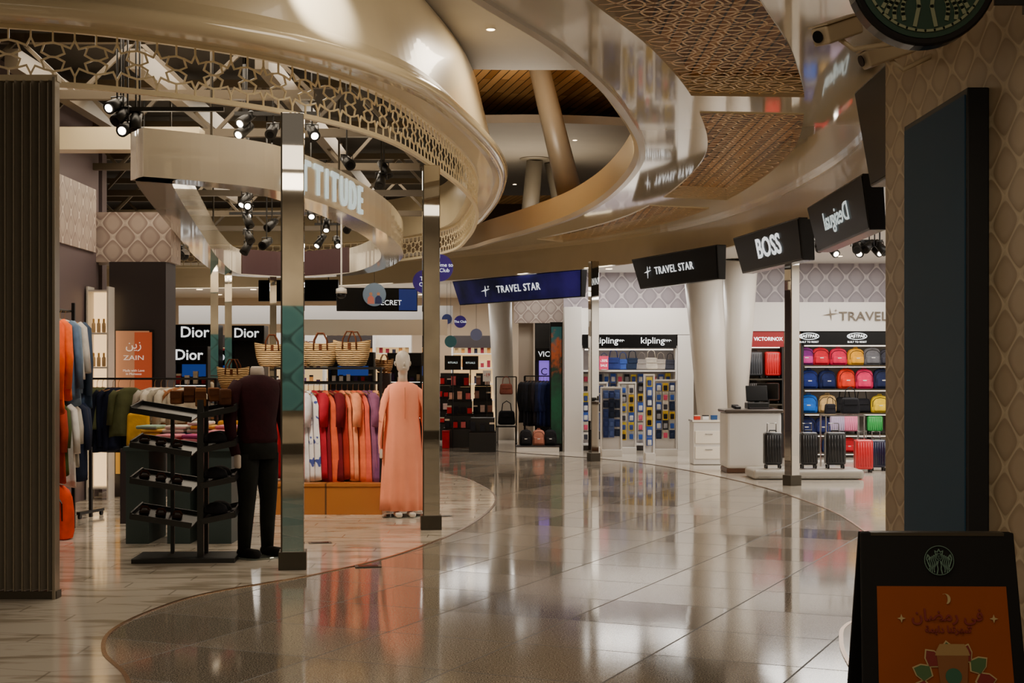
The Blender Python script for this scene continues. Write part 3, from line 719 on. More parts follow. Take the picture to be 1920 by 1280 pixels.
# ================= BLACK DISPLAY STAND
ds=thing('tiered_display_stand','black metal four-tier stand with tilted trays','display stand',(X(352,11.35),11.35,.0),.06)
B('base',(0,0,.02),(.80,.46,.04),BLACK,ds,bevel=.005)
for y in (-.12,.12): B('post',(.12,y,.66),(.05,.03,1.24),BLACK,ds)
B('side_post',(-.14,.12,.6),(.03,.03,1.16),BLACK,ds)
for i,z in enumerate((.34,.62,.90,1.17)):
    for sx in (-1,1):
        g=G(); g.box((0,0,0),(.48 if sx<0 else .27,.44,.012)); wv=.24 if sx<0 else .135
        g.box((sx*wv,0,.022),(.012,.44,.05)); g.box((0,-.22,.016),(2*wv,.012,.045)); g.box((0,.22,.016),(2*wv,.012,.045))
        g.obj('tray',BLACK,ds,loc=(-.17 if sx<0 else .27,0,z+(.0 if sx<0 else .02)),rot=(0.10,.16,0) if sx<0 else (.1,-.2,0))
for k in range(5):
    t=thing('leather_pouch','brown leather pouch on top of black stand','pouch',(X(335+k*22,11.35),11.3+.04*(k%2),1.24+.02*(k%2)),.1*k,'leather pouches on stand')
    G().rbox((0,0,.06),(.085,.14,.11+.02*(k%3)),.012).obj('body',fab(("#7a4c2c","#5c3822","#8a5a34")[k%3]),t,smooth=True); B('flap',(0,-.073,.08),(.08,.006,.05),fab("#5a341c"),t)
for i,z in enumerate((.40,.68,.96)):
    for k in range(2):
        t=thing('flat_cap','dark cap resting in tilted tray','hat',(X(352,11.35)+.24,11.27+.16*k,z-.02),.2,'caps in display trays')
        G().lathe([(.09,0),(.095,.02),(.08,.06),(.04,.085),(.005,.09)],n=16).obj('crown',fab("#16151a"),t,smooth=True)
        B('brim',(.07,0,.008),(.09,.13,.01),fab("#16151a"),t,bevel=.004)
    for k in range(3):
        t=thing('sandal','dark leather sandal lying in tilted tray','sandal',(X(352,11.35)-.33+.13*k,11.3,z-.055+.02*(2-k)),.2,'sandals in display trays')
        G().rbox((0,0,.012),(.08,.24,.022),.01).obj('sole',fab("#2a1c14"),t,smooth=True); G().tube([(-.035,-.03,.02),(-.02,-.03,.05),(.02,-.03,.05),(.035,-.03,.02)],.01).obj('strap',fab("#4a2c1c"),t,smooth=True)
tb=thing('display_table','grey-green panelled table stacked with folded clothes','table',(X(350,12.7),12.7,0))
B('top',(0,0,.83),(.95,.7,.04),TEAL,tb,bevel=.004)
for x in (-.36,0,.36): B('panel',(x,-.0,.405),(.2,.62,.81),TEAL,tb)
fc=["#d23a4a","#e88a9a","#e0d8cc","#c04a8a","#e06a3a","#8fae9c","#4a6a8a","#e0b04a","#c8c0b8","#7a3a5a"]
for sx in range(4):
    for sy in range(2):
        for k in range(R.randint(2,4) if sy==0 else R.randint(4,7)):
            c=R.choice(fc); t=thing('folded_shirt','folded colourful shirt stacked on table','clothing',(X(350,12.7)-.34+.225*sx+R.uniform(-.02,.02),12.53+.33*sy,.851+.034*k),R.uniform(-.12,.12),'folded shirts on table')
            G().rbox((0,0,.016),(.205*R.uniform(.9,1),.28,.032),.014).obj('fabric',fab(c),t,smooth=True)
st2=thing('storage_block','grey wooden block pedestal beside folded shirts','pedestal',(X(415,13.5),13.5,0)); B('body',(0,0,.3),(.5,.4,.6),TEAL,st2,bevel=.005); B('top',(0,0,.61),(.52,.42,.02),WOOD,st2)
for k,c in enumerate(("#3f6a58","#2f5a4c","#4b7a66","#5c6b74")):
    t=thing('folded_shirt','folded green shirt on pedestal','clothing',(X(425,13.5),13.42,.621+.034*k),0,'folded shirts on pedestal'); G().rbox((0,0,.016),(.26,.28,.032),.014).obj('fabric',fab(c),t,smooth=True)
for px,py,c,d in ((432,815,"#d8941c",13.6),(262,805,"#d8a21c",14.2)):
    t=thing('tote_bag','mustard yellow tote bag','bag',(X(px,d),d-.05,Z(py,d)-.2 if px>300 else .75))
    G().rbox((0,0,.17),(.24,.08,.34),.03,taper=.9).obj('body',fab(c),t,smooth=True); G().tube([(-.06,0,.32),(-.05,0,.42),(0,0,.46),(.05,0,.42),(.06,0,.32)],.008).obj('handle',fab("#5a3418"),t,smooth=True)
tb2=thing('small_plinth','grey plinth under yellow bag','pedestal',(X(262,14.2),14.15,0)); B('body',(0,0,.372),(.3,.25,.745),DBOX,tb2,bevel=.004)
# ================= MANNEQUIN (male)
def ell(cx,cy,z,a,b,n=24,ph=0,amp=0,fr=7): return [(cx+a*cos(t)*(1+amp*sin(fr*t+ph)),cy+b*sin(t)*(1+amp*sin(fr*t+ph)),z) for t in [2*pi*k/n for k in range(n)]]
MSK=M('mannequin_white',"#c9bcb0",.35)
mm=thing('mannequin','headless mannequin in maroon jumper and dark trousers','mannequin',(X(482,11.5),11.5,0),.75)
G().lathe([(.19,0.004),(.19,.012),(.185,.016)],n=32).obj('base',M('glass_base',"#8a9088",.05,.6),mm)
g=G()
g.loft([ell(0,0,.93,.175,.125,amp=.02),ell(0,0,.97,.18,.13),ell(0,0,1.1,.165,.115),ell(0,0,1.25,.19,.13),ell(0,0,1.36,.205,.125),ell(0,0,1.42,.195,.105),ell(0,0,1.46,.12,.08),ell(0,0,1.475,.07,.065)])
for sx in (-1,1):
    g.tube([(sx*.17,0,1.41),(sx*.225,0,1.33),(sx*.25,.01,1.12),(sx*.255,-.02,1.0),(sx*.24,-.07,.84)],.05,12,radii=[.055,.062,.052,.045,.038])
o=g.obj('jumper',fab("#2e0812"),mm,smooth=True)
G().loft([ell(0,0,1.45,.062,.058),ell(0,0,1.53,.055,.052),ell(0,0,1.545,.045,.042)]).obj('neck',MSK,mm,smooth=True)
g=G(); g.loft([ell(0,0,.98,.168,.12),ell(0,0,.9,.18,.125),ell(0,0,.80,.185,.125)])
for sx in (-1,1): g.tube([(sx*.09,0,.84),(sx*.095,-.005,.65),(sx*.1,-.01,.48),(sx*.105,.01,.28),(sx*.11,.02,.07)],.09,14,radii=[.098,.088,.07,.062,.05])
g.obj('trousers',fab("#141612"),mm,smooth=True)
for sx in (-1,1):
    G().rbox((sx*.11,-.05,.05),(.09,.27,.075),.035).obj('shoe',fab("#0e0d0e"),mm,smooth=True)
for sx in (-1,1):
    G().rbox((sx*.237,-.085,.79),(.035,.07,.11),.015).obj('hand',MSK,mm,smooth=True)
fm=thing('mannequin','white mannequin wearing long loose peach kaftan','mannequin',(X(755,14.76),14.76,0),.25)
FW=M('mannequin_gloss',"#d8cfc2",.25)
g=G(); prof=[(1.40,.05,.05),(1.385,.10,.07),(1.36,.155,.09),(1.30,.18,.115),(1.15,.185,.13),(1.02,.175,.128),(.9,.185,.14),(.7,.198,.155),(.45,.208,.165),(.2,.218,.17),(.07,.222,.175)]
rings=[]
for i,(z,a,b) in enumerate(prof): rings.append(ell(0,0,z,a,b,64,ph=.5,amp=.0+.085*max(0,(1.2-z)),fr=11))
g.loft(rings)
for sx in (-1,1):
    SR=[(.12,1.335,.05,.045),(.185,1.22,.07,.11),(.225,1.04,.07,.17),(.24,.88,.065,.20),(.238,.82,.055,.19)]
    g.loft([[(sx*(x_+.015*sin(3*t+i)),ry*cos(t)-.01*i,z_+rz_*sin(t)) for t in [2*pi*k/20 for k in range(20)]] for i,(x_,z_,ry,rz_) in enumerate(SR)])
PEACH=M('fabric_peach',"#ff9c78",.8,noise=.06,scale=6)
g.obj('kaftan',PEACH,fm,smooth=True)
g=G(); g.tube([(0,-.135,1.34),(0,-.14,1.02)],.004); g.obj('button_placket',fab("#e08a66"),fm)
g=G()
rings=[ell(0,0,1.38,.055,.055),ell(0,-.002,1.45,.045,.048),ell(0,-.005,1.49,.05,.055),ell(0,-.02,1.505,.045,.07),ell(0,-.02,1.525,.06,.088),ell(0,-.012,1.57,.07,.096),ell(0,-.005,1.62,.076,.1),ell(0,0,1.67,.07,.092),ell(0,0,1.705,.048,.065),ell(0,0,1.722,.015,.02)]
g.loft(rings); g.loft([ell(0,-.105,1.605,.006,.006,8),ell(0,-.115,1.575,.012,.014,8),ell(0,-.1,1.565,.012,.01,8)])
g.loft([ell(0,-.104,1.545,.022,.008,8),ell(0,-.107,1.54,.024,.01,8),ell(0,-.104,1.532,.02,.006,8)])
for sx in (-1,1): g.loft([ell(sx*.075,.0,1.56,.006,.014,8),ell(sx*.082,.005,1.585,.008,.02,8),ell(sx*.08,.005,1.61,.006,.016,8)])
g.obj('head',FW,fm,smooth=True)
for sx in (-1,1):
    G().rbox((sx*.07,-.12,.035),(.07,.2,.05),.022).obj('foot',FW,fm,smooth=True)
    G().rbox((sx*.235,-.05,.66),(.03,.06,.1),.013).obj('hand',FW,fm,smooth=True)
G().lathe([(.2,.004),(.2,.012)],n=32).obj('base',M('glass_base',"#888",.05),fm)
# ================= TUNIC RACK ON PLATFORM
pfx=(X(716,14.9),X(505,14.9)); pc=(pfx[0]+pfx[1])/2; pL=pfx[0]-pfx[1]
pf=thing('wooden_platform','long oak display platform under clothes rack','platform',(pc,15.3,0)); B('body',(0,0,.15),(pL,.78,.30),WOOD,pf,bevel=.004); B('top',(0,0,.315),(pL+.02,.8,.03),WOOD,pf)
rk=thing('clothes_display_rack','black steel frame rack with top shelf of baskets','clothes rack',(pc,15.3,.33))
for x in (-1,1):
    for y in (-.2,.2): B('upright',(x*(pL/2-.03),y,.605),(.025,.025,1.21),BLACK,rk)
B('shelf',(0,0,1.21),(pL-.04,.44,.025),BLACK,rk); G().cyl((-pL/2+.03,0,1.06),(pL/2-.03,0,1.06),.012,n=8).obj('rail',BLACK,rk)
for y in (-.2,.2): B('rail_bar',(0,y,1.05),(pL-.06,.015,.02),BLACK,rk)
tc=["#b01828","#b01828","#e8e4e8","#dde0ea","#e4e6f0","#c9d4e4","#b01c34","#7a1424","#e0603c","#6c1420","#a02a24","#f0845a","#f09a70","#e8744c","#e06450","#8a567a","#7a4a7a","#f0a46e"]
tn=['red','red','white patterned','white patterned','white patterned','white patterned','crimson','maroon','coral','maroon','rust','coral','peach','coral','coral','mauve','purple','peach']
PAT=M('fabric_pattern',"#dfe2ee",.8); n_=NT(PAT); tc_,_o=n_.xyz()
vo=n_.n('ShaderNodeTexNoise'); vo.inputs['Scale'].default_value=9; n_.l(tc_.outputs['Object'],vo.inputs[0]); n_.l(n_.ramp(vo.outputs[0],[(.56,"#e6e4e8"),(.6,"#3c4c9a"),(1,"#2c3a80")]),n_.b.inputs['Base Color'])
for i,c in enumerate(tc):
    px=520+i*(700-520)/(len(tc)-1)
    garment((X(px,15.1),15.3,1.375),-.95+R.uniform(-.04,.04),PAT if i in (2,4,5) else c,L=.93+.07*R.random(),W=.42+.03*R.random(),T=.021,sleeve=.0 if i%3 else .3,name='hanging_tunic',label='long %s tunic hanging on black rack'%tn[i],grp='tunics on black rack',flare=.2,fold=.6,cat='clothing')
RAF=weave('raffia',"#e0bc82","#8c6a38")
RAF2=weave('raffia_dark',"#a87c48","#54381c")
def basket(loc,s=1,rz=0,mat=RAF,grp='straw baskets'):
    t=thing('straw_basket','woven straw tote basket with leather handles','basket',loc,rz,grp)
    def orow(z,a,b,n=28,sag=0): return [(a*s*math.copysign(abs(cos(t_))**.75,cos(t_)),b*s*math.copysign(abs(sin(t_))**.75,sin(t_)),(z+sag*cos(t_)**2)*s) for t_ in [2*pi*k/n for k in range(n)]]
    G().loft([orow(0,.10,.07),orow(.015,.135,.085),orow(.10,.165,.10),orow(.19,.178,.10),orow(.235,.185,.10,sag=.025),orow(.235,.178,.093,sag=.025),orow(.10,.155,.09),orow(.02,.12,.075)]).obj('body',mat,t,smooth=True)
    for sy in (-1,1): G().tube([(-.07*s,sy*.102*s,.17*s),(-.065*s,sy*.10*s,.27*s),(-.03*s,sy*.09*s,.34*s),(.03*s,sy*.09*s,.34*s),(.065*s,sy*.10*s,.27*s),(.07*s,sy*.102*s,.17*s)],.008*s,6).obj('handle',fab("#5a2f18"),t,smooth=True)
    B('leather_tab',(0,-.104*s,.20*s),(.03*s,.008,.06*s),fab("#5a2f18"),t)
for px,s,m,rz in ((508,1.0,RAF,.2),(572,.8,RAF2,-.3),(600,1.05,RAF,.1),(659,1.1,RAF,-.15)):
    basket((X(px,15.2),15.25 if s!=.8 else 15.42,1.556),s,rz,m)
basket((X(722,15.6),15.5,1.50),.55,0,RAF2)
bs=thing('small_pedestal','slim grey pedestal carrying small basket','pedestal',(X(722,15.6),15.5,0)); B('body',(0,0,.745),(.14,.14,1.49),DBOX,bs,bevel=.003); B('top',(0,0,1.492),(.15,.15,.008),WOOD,bs)
basket((X(437,13.8),13.8,1.33),.85,0,RAF); bs=thing('small_pedestal','slim grey pedestal carrying straw basket','pedestal',(X(437,13.8),13.8,0)); B('body',(0,0,.66),(.2,.2,1.32),DBOX,bs,bevel=.003); B('top',(0,0,1.322),(.21,.21,.008),WOOD,bs)
# ================= INTERIOR REAR SHOP : towers
def prodbox(loc,col,sz,grp,name='product_box',label='small cosmetics box on shelf'):
    t=thing(name,label,'box',loc,0,grp); w,d,h=sz
    B('carton',(0,0,h*.4),(w,d,h*.8),fab(col),t,bevel=.002); B('lid',(0,0,h*.9),(w*1.03,d*1.03,h*.2),fab(R.choice(["#1a1418","#c9b7a0",col])),t)
DIORB=M('brand_blue_screen',"#18306a",.3,emit=1.2)
def tower(px,d,w,top,title,tsize,screen=False,shelves=(.55,.95,1.3),grp='black cosmetics towers',items=True,cols=("#c9b7a0","#8a1c24","#d8d0c8","#3a2a4a")):
    x=X(px,d); t=thing('cosmetics_display_tower','black cosmetics display tower with lit header','display stand',(x,d,0),0,grp)
    B('back',(0,.2,top/2),(w,.04,top),BLACK,t); B('header',(0,-.02,top-.14),(w,.4,.28),BLACKG,t,bevel=.004); B('base',(0,0,.25),(w,.44,.5),BLACKG,t,bevel=.004)
    for s in (-1,1): B('side',(s*w/2,0,top/2),(.03,.44,top),BLACK,t)
    for z in shelves: B('shelf',(0,0,z),(w-.04,.38,.02),BLACKG,t); B('shelf_light',(0,-.18,z-.015),(w-.06,.01,.01),EW3,t)
    if title: text(title,(0,-.227,top-.14),tsize,EW2,t,bold=.003)
    if screen: B('screen',(0,.17,1.55),(w*.7,.01,.25),DIORB,t)
    if items:
        for z in shelves+(.49,):
            n=int(w/.13)
            for k in range(n): prodbox((x-w/2+.09+k*(w-.16)/max(1,n-1),d-.08,z+.012),R.choice(cols),(.07,.07,R.uniform(.08,.2)),'cosmetics on black towers')
tower(370,25.5,.80,2.34,'Dior',.27); tower(466,26,.62,2.34,'Dior',.24); tower(360,22.4,.56,1.9,'Dior',.23,True)
tower(430,26.5,.5,1.9,'Dior',.18,True); tower(660,29,.9,1.9,'',.2,True)
tower(760,30,.7,1.9,'',.2,False)
for i,(px,d,w) in enumerate(((560,33,1.2),(640,34.5,1.6),(720,35,1.3),(890,35.5,1.1),(330,34,1.4),(440,35,1.4))):
    x=X(px,d); t=thing('lit_shelving','warm-lit perfume wall shelving','shelf',(x,d,0),0,'lit perfume shelving')
    B('back',(0,.15,1.2),(w,.04,2.4),M('amber_glow',"#e8c48a",.5,emit=.8),t); B('header',(0,0,2.25),(w,.34,.3),(WHITE,DBOX)[i%2],t)
    for s in (-1,1): B('side',(s*w/2,0,1.2),(.05,.36,2.4),WHITE,t)
    for z in (.35,.8,1.2,1.6,1.95):
        B('shelf',(0,0,z),(w,.3,.025),WHITE,t)
        for k in range(int(w/.16)): prodbox((x-w/2+.1+k*.16,d-.05,z+.015),R.choice(["#c98a4a","#8a2a3a","#d8d0c8","#5a3a6a","#d0b080","#2a2a3a"]),(.08,.08,R.uniform(.1,.22)),'perfumes on lit shelving')
t=thing('hanging_sign','black and blue angled screen sign above perfume area','sign',((X(706,25.5)),25.6,2.6),.12); B('casing',(0,0,.2),(1.45,.1,.42),BLACKG,t,bevel=.01); B('screen',(.55,-.055,.2),(.32,.006,.38),M('sign_blue',"#14245a",.3,emit=.8),t); text('SECRET',(.22,-.06,.14),.13,EW2,t)
t=thing('hanging_sign','angled black screen sign seen dimly','sign',(X(560,28),28,2.9),-.1); B('casing',(0,0,.2),(1.6,.1,.42),SCRK,t,bevel=.01)
for x in (-.6,.6): G().cyl((x,0,.4),(x,0,.6),.01,n=6).obj('suspension_rod',BLACK,t)
st(B('trim_8',(X(700,27),27.2,2.35),(2.8,.1,.3),WGLOSS))
st(B('trim_9',(X(590,31),31.2,2.75),(6,.1,.4),WHITE))
PUR=M('disc_purple',"#3a2480",.4,emit=.25)
def disc(px,py,d,r,mat,label,txt=None,ztop=3.42,name='round_hanging_sign',ts=.05):
    t=thing(name,label,'sign',(X(px,d),d,Z(py,d)),0,'round hanging signs')
    G().cyl((0,-.01,0),(0,.01,0),r,n=32).obj('disc',mat,t); G().cyl((0,0,r),(0,0,ztop-Z(py,d)),.004,n=5).obj('cord',BLACK,t)
    if txt: text(txt,(0,-.014,0),ts,EW2,t,ext=.001)
    return t
disc(824,502,14.6,.14,PUR,'purple round hanging sign with white lettering','Welcome to\nThe Club',3.5,ts=.055)
disc(796,528,17.5,.145,PUR,'purple round hanging sign with white lettering','The\nClub',4.5,ts=.07)
disc(863,603,30,.13,PUR,'small purple round hanging sign','The Club',ts=.07)
d1=disc(838,598,31,.11,M('disc_navy',"#27305c",.4,emit=.3),'small blue round picture sign')
disc(845,640,30.5,.13,M('disc_teal',"#2e5a5a",.4,emit=.3),'small teal round picture sign')
disc(893,627,31,.13,M('disc_grey',"#6a6a80",.4,emit=.3),'round grey picture sign')
dp=disc(702,552,24.5,.2,M('disc_photo',"#6a7a8a",.4,emit=.3),'round photo sign showing two people in blue and pink')
for x,c in ((-.06,'print_pink'),(.07,'print_navy')):
    m_=M('print_pink',"#b86a5a",.4,emit=.3) if x<0 else M('print_navy',"#28305a",.4,emit=.2)
    G().loft([[(x+a*w,-.012-.002*k,z) for a in (-1,1)]+[(x+w*.0+a*w,-.011,z) for a in (1,-1)] for k,(z,w) in enumerate(((-.16,.06),(-.06,.055),(-.02,.02)))]).obj('printed_figure',m_,dp)
    G().cyl((x,-.014,.01),(x,-.011,.01),.028,n=14).obj('printed_head',M('print_skin',"#a8785a",.4,emit=.3),dp)
for px,py,d in ((640,550,19),(345,478,19)):
    t=thing('dome_camera','white dome security camera on ceiling pole','camera',(X(px,d),d,Z(py,d)),0,'dome cameras'); G().cyl((0,0,.06),(0,0,4.55-Z(py,d)),.012,n=8).obj('pole',WHITE,t); G().lathe([(.02,.08),(.07,.06),(.075,0)],n=20).obj('housing',WHITE,t,smooth=True); G().lathe([(.065,0),(.06,-.04),(.03,-.065),(.003,-.07)],n=20).obj('dome',BLACKG,t,smooth=True)
# ================= CENTRE: cosmetics tables
def ctable(px,d,w,tiers,cols,grp='boxed cosmetics on black tables'):
    x=X(px,d); t=thing('tiered_cosmetics_table','black tiered table stacked with boxed cosmetics','table',(x,d,0),0,'black tiered tables')
    B('base',(0,0,.18),(w,.6,.36),BLACK,t,bevel=.005)
    zs=.36
    for i in range(tiers):
        ww=w*(1-.12*i); dd=.6-.12*i
        B('tier',(0,.05*i,zs+.015),(ww,dd,.03),BLACKG,t); B('riser',(0,.08*i+.05,zs+.15),(ww*.9,max(.1,dd-.2),.25),BLACK,t)
        n=int(ww/.13)
        for k in range(n): prodbox((x-ww/2+.07+k*(ww-.14)/max(1,n-1),d-dd/2+.05*i+.05,zs+.032),R.choice(cols),(.09,.07,R.uniform(.1,.2)),grp)
        zs+=.28
ctable(862,28.5,.62,4,["#b01c24","#16141a","#c05a5a","#d9a08a","#1a1a20"]); ctable(905,29.5,.5,4,["#16141a","#9a6a5a","#d0b0a0","#1a1a20"]); ctable(842,31.5,.7,4,["#c0202c","#16141a","#d8b8b0"])
ctable(905,26.9,.5,1,["#16141a","#1a1a20"])
t=thing('storage_box','red storage box beside cosmetics table','box',(X(836,28),28.0,0)); B('body',(0,0,.16),(.13,.3,.31),fab("#c01418"),t); B('lid',(0,0,.33),(.14,.31,.03),fab("#a01014"),t)
for px,py,d in ((849,672,27.8),(882,675,28.5)):
    t=thing('monitor','black monitor on thin stand','monitor',(X(px,d),d,1.42)); B('panel',(0,0,.26),(.32,.04,.28),BLACKG,t); G().cyl((0,0,-1.415),(0,0,.15),.012,n=6).obj('stand',BLACK,t); text('RITUALS',(0,-.024,.26),.05,ESOFT,t)
text_s=thing('promotion_sign','small white promotion card with red lettering','sign',(X(913,28),28,1.32)); B('card',(0,0,.1),(.16,.01,.22),WHITE,text_s); text('-19',(0,-.008,.12),.09,M('red_print',"#b01818",.5),text_s); G().cyl((0,.01,-1.315),(0,.01,0),.006,n=5).obj('stand',BLACK,text_s)
rail('bag_rack','chrome-black rack with hanging handbags',(X(930,29),29),(X(968,29),29),1.40)
def handbag(loc,col,s=1,rz=0,grp='handbags',label='handbag'):
    t=thing('handbag',label,'bag',loc,rz,grp)
    G().rbox((0,0,.12*s),(.28*s,.1*s,.22*s),.04*s,taper=.85).obj('body',fab(col),t,smooth=True)
    G().tube([(-.08*s,0,.2*s),(-.06*s,0,.34*s),(0,0,.38*s),(.06*s,0,.34*s),(.08*s,0,.2*s)],.008*s).obj('handle',fab(col),t,smooth=True)
    B('flap',(0,-.05*s,.17*s),(.18*s,.015*s,.07*s),fab(col),t)
handbag((X(949,29),28.98,1.03),"#9a5a4a",1.0,label='dusty pink handbag hanging on rack'); handbag((X(950,29),28.7,.42),"#15161a",1.3,label='black handbag on low table')
bh=thing('side_table','low black table below handbags','table',(X(950,29),28.75,0)); B('top',(0,0,.4),(.4,.3,.03),BLACK,bh); [B('leg',(x,y,.2),(.02,.02,.39),BLACK,bh) for x in (-.18,.18) for y in (-.12,.12)]
ra=(X(984,27.6),27.6); rb=(X(1036,27.2),27.2)
rail('clothes_rack','black clothes rack with dark jackets',ra,rb,1.42)
for i,c in enumerate(["#15161c","#1a1c24","#20222c","#16161a","#2c2830","#222a48","#283470","#1e2a5a"]):
    f=i/7; garment((ra[0]+(rb[0]-ra[0])*(.08+.84*f),27.6-.4*(.08+.84*f),1.405),.9,c,L=.8+.1*R.random(),W=.4,sleeve=.5,name='hanging_jacket',label='dark or blue jacket on centre rack',grp='jackets on centre rack')
pf=thing('low_plinth','low white plinth under small backpacks','platform',(X(1008,26.7),26.75,0)); B('body',(0,0,.05),(.8,.4,.1),WHITE,pf,bevel=.01); B('top',(0,0,.11),(.82,.42,.02),DBOX,pf)
for px,c in ((986,"#17161a"),(1010,"#b0705c"),(1032,"#17161a")): backpack((X(px,26.7),26.7,.123),c,.78,label='small %s backpack on low plinth'%('black' if c=="#17161a" else 'dusty pink'),grp='small backpacks on plinth')
st(B('wall_center_panel',(X(986,28.8),28.8,1.25),(.3,.1,2.5),WARMW))
t=thing('shop_sign','black box sign with white serif lettering','sign',(X(1020,28.4),28.4,1.75)); B('casing',(0,0,.1),(.34,.12,.24),BLACKG,t); text('VIC',(0,-.065,.1),.15,EW2,t); B('backboard',(.0,.15,-.3),(.36,.06,2.8),BLACK,t)
B('screen',(0,-.03,-.25),(.2,.02,.45),M('violet_screen',"#7a5ac8",.3,emit=1.0),t); text('C',(0,-.045,-.25),.2,BLACK,t)
dc=thing('digital_totem','slim dark digital totem with green and orange screen','display',(X(1043,26.9),26.9,0)); B('casing',(0,0,1.22),(.24,.2,2.44),BLACKG,dc,bevel=.005)
def totem_mat():
    m=M('totem_screen',"#20402c",.3); n=NT(m); tc,(x,y,z)=n.xyz()
    mr=n.m('ADD',n.m('MULTIPLY',z,.4),.5)
    no=n.n('ShaderNodeTexNoise'); no.inputs['Scale'].default_value=9; n.l(tc.outputs['Object'],no.inputs[0]); mr=n.m('ADD',mr,n.m('MULTIPLY',n.m('SUBTRACT',no.outputs[0],.5),.5))
    c=n.ramp(mr,[(0,"#06140e"),(.35,"#0a3a24"),(.6,"#0c2018"),(.75,"#7a3414"),(.9,"#123c3c")]); n.l(c,n.b.inputs['Emission Color']); n.l(c,n.b.inputs['Base Color']); n.b.inputs['Emission Strength'].default_value=.6; return m
B('screen',(0,-.105,1.25),(.2,.01,2.2),totem_mat(),dc)
st(B('wall_white_pier',(X(1074,26.8),26.95,1.36),(.33,.5,2.72),WHITE,bevel=.004))
# ================= BAG SHOP UNIT
D2=27.0
st(B('wall_bag_fascia',((X(1090,D2)+X(1300,D2))/2,27.2,2.46),(X(1300,D2)-X(1090,D2),.5,.50),WHITE))
st(B('wall_bag_end',(X(1285,D2),27.2,1.1),(.30,.5,2.2),WHITE))
x0,x1=X(1092,D2),X(1268,D2); xm=(x0+x1)/2; w=x1-x0
u=thing('bag_wall_unit','black-headed wall unit with shelf of handbags','shelf',(xm,27.2,0))
B('header',(0,-.1,2.08),(w,.3,.26),BLACKG,u,bevel=.005); B('back',(0,.2,1),(w,.04,2.0),M('unit_back',"#a39ea0",.5),u)
for z in (1.52,.12): B('shelf',(0,0,z),(w,.4,.03),WHITE,u)
B('light_strip',(0,-.1,1.925),(w-.1,.05,.02),EW3,u)
for x in (-w/2,w/2): B('side',(x,0,1.0),(.03,.44,2.0),WHITE,u)
text('kipling',(X(1223,D2)-xm,-.258,2.09),.17,EW2,u,sx=1.05); text('kipling',(X(1137,D2)-xm,-.258,2.09),.17,EW2,u)
for xx in (1250,1162):
    g=G()
    for k in range(3): g.tube([(X(xx,D2)-xm-.04+.04*k,-.26,2.07),(X(xx,D2)-xm-.03+.04*k,-.26,2.11),(X(xx,D2)-xm+.04*k,-.26,2.09)],.006,5)
    g.obj('tail_emblem',EW2,u)
for i,c in enumerate(["#3a4a88","#2a3a7a","#3c5aac","#22304a","#9a9490","#c8c0b4","#b0a8a0","#3a3c48"]):
    handbag((x0+.42+i*(w-.52)/7,27.15,1.538),c,R.uniform(.85,1.05),R.uniform(-.2,.2),'bags on wall shelf','small nylon handbag on white shelf')
t=thing('promotion_sign','pink promotion card with white lettering','sign',(X(1133,26.8),26.93,1.54)); B('card',(0,0,.13),(.17,.01,.26),M('pink_card',"#c83a5a",.5,emit=.3),t); text('-30%',(0,-.008,.17),.07,EW2,t); text('SALE',(0,-.008,.08),.06,EW2,t); B('foot',(0,0,.005),(.1,.08,.01),WHITE,t)
def pack(loc,card,item,s,grp,rz=0):
    t=thing('hanging_pack','small blister-packed travel accessory on peg','travel accessory',loc,rz,grp)
    hh=R.uniform(.8,1.15)
    B('card',(0,0,0),(.085*s,.004,.14*s*hh),fab(card),t); G().rbox((0,-.012,-.015*s),(.06*s,.022,.08*s),.01).obj('item',fab(item),t,smooth=True)
    G().cyl((0,.05,.06*s),(0,-.03,.06*s),.002,n=5).obj('peg',CHROME,t)
pcs=[("#d8b030","#1c1c20"),("#3a5ab0","#c8c8c8"),("#a8a8a4","#3050a0"),("#2c3a6a","#d8d8d8"),("#2a2c34","#8a8a90"),("#c0b8a8","#c84a6a"),("#d8c040","#3a4a8a"),("#24304c","#24304c"),("#e0d8cc","#3a3a44")]
for r in range(7):
    for k in range(13):
        px=1098+k*13
        c=R.choice(pcs); pack((X(px,D2)+.02,27.33,1.38-.185*r),c[0],c[1],1.2,'accessories on peg wall')
def gondola(px,d,w,top,kind):
    x=X(px,d); t=thing('gondola_stand','white free-standing gondola with hanging goods','display stand',(x,d,0),0,'white gondolas')
    B('base',(0,0,.06),(w,.5,.12),WHITE,t,bevel=.005); B('back',(0,0,top/2),(w-.04,.03,top),M('gondola_panel',"#c9c4c0",.5),t)
    for s in (-1,1): B('side',(s*w/2,0,top/2),(.03,.1,top),WHITE,t)
    B('cap',(0,0,top),(w+.02,.12,.03),WHITE,t)
    n=max(1,int(w/.11))
    rr=int((top-.25)/.17)
    for r in range(rr):
        for k in range(n):
            c=R.choice(pcs if kind else [("#2c3a6a","#2c3a6a"),("#46588c","#46588c"),("#20283c","#20283c")])
            pack((x-w/2+.08+k*(w-.16)/max(1,n-1),d-.07,top-.12-.17*r),c[0],c[1],1.15,'accessories on gondolas')
gondola(1146,25.4,.36,1.22,0); gondola(1176,26.2,.3,1.3,1); gondola(1217,24.4,.16,1.45,1); gondola(1247,25.6,.40,1.35,1); gondola(1128,26.3,.2,1.3,0)
# ================= WHITE LEANING COLUMNS
WC=M('white_column',"#cfc8be",.3,noise=.04,scale=2)
slcol((X(1342,24.5),24.5,0),(X(1316,24),24,3.42),.24,.33,'white tapered round column behind counter',WC,False)
slcol((X(1376,25),24.9,0),(X(1380,24.8),24.3,3.42),.15,.30,'white leaning round column behind counter',WC,False)
slcol((X(948,31.5),31.5,0),(X(936,31.5),31.5,3.42),.2,.27,'white round column in perfume area',WC,False)
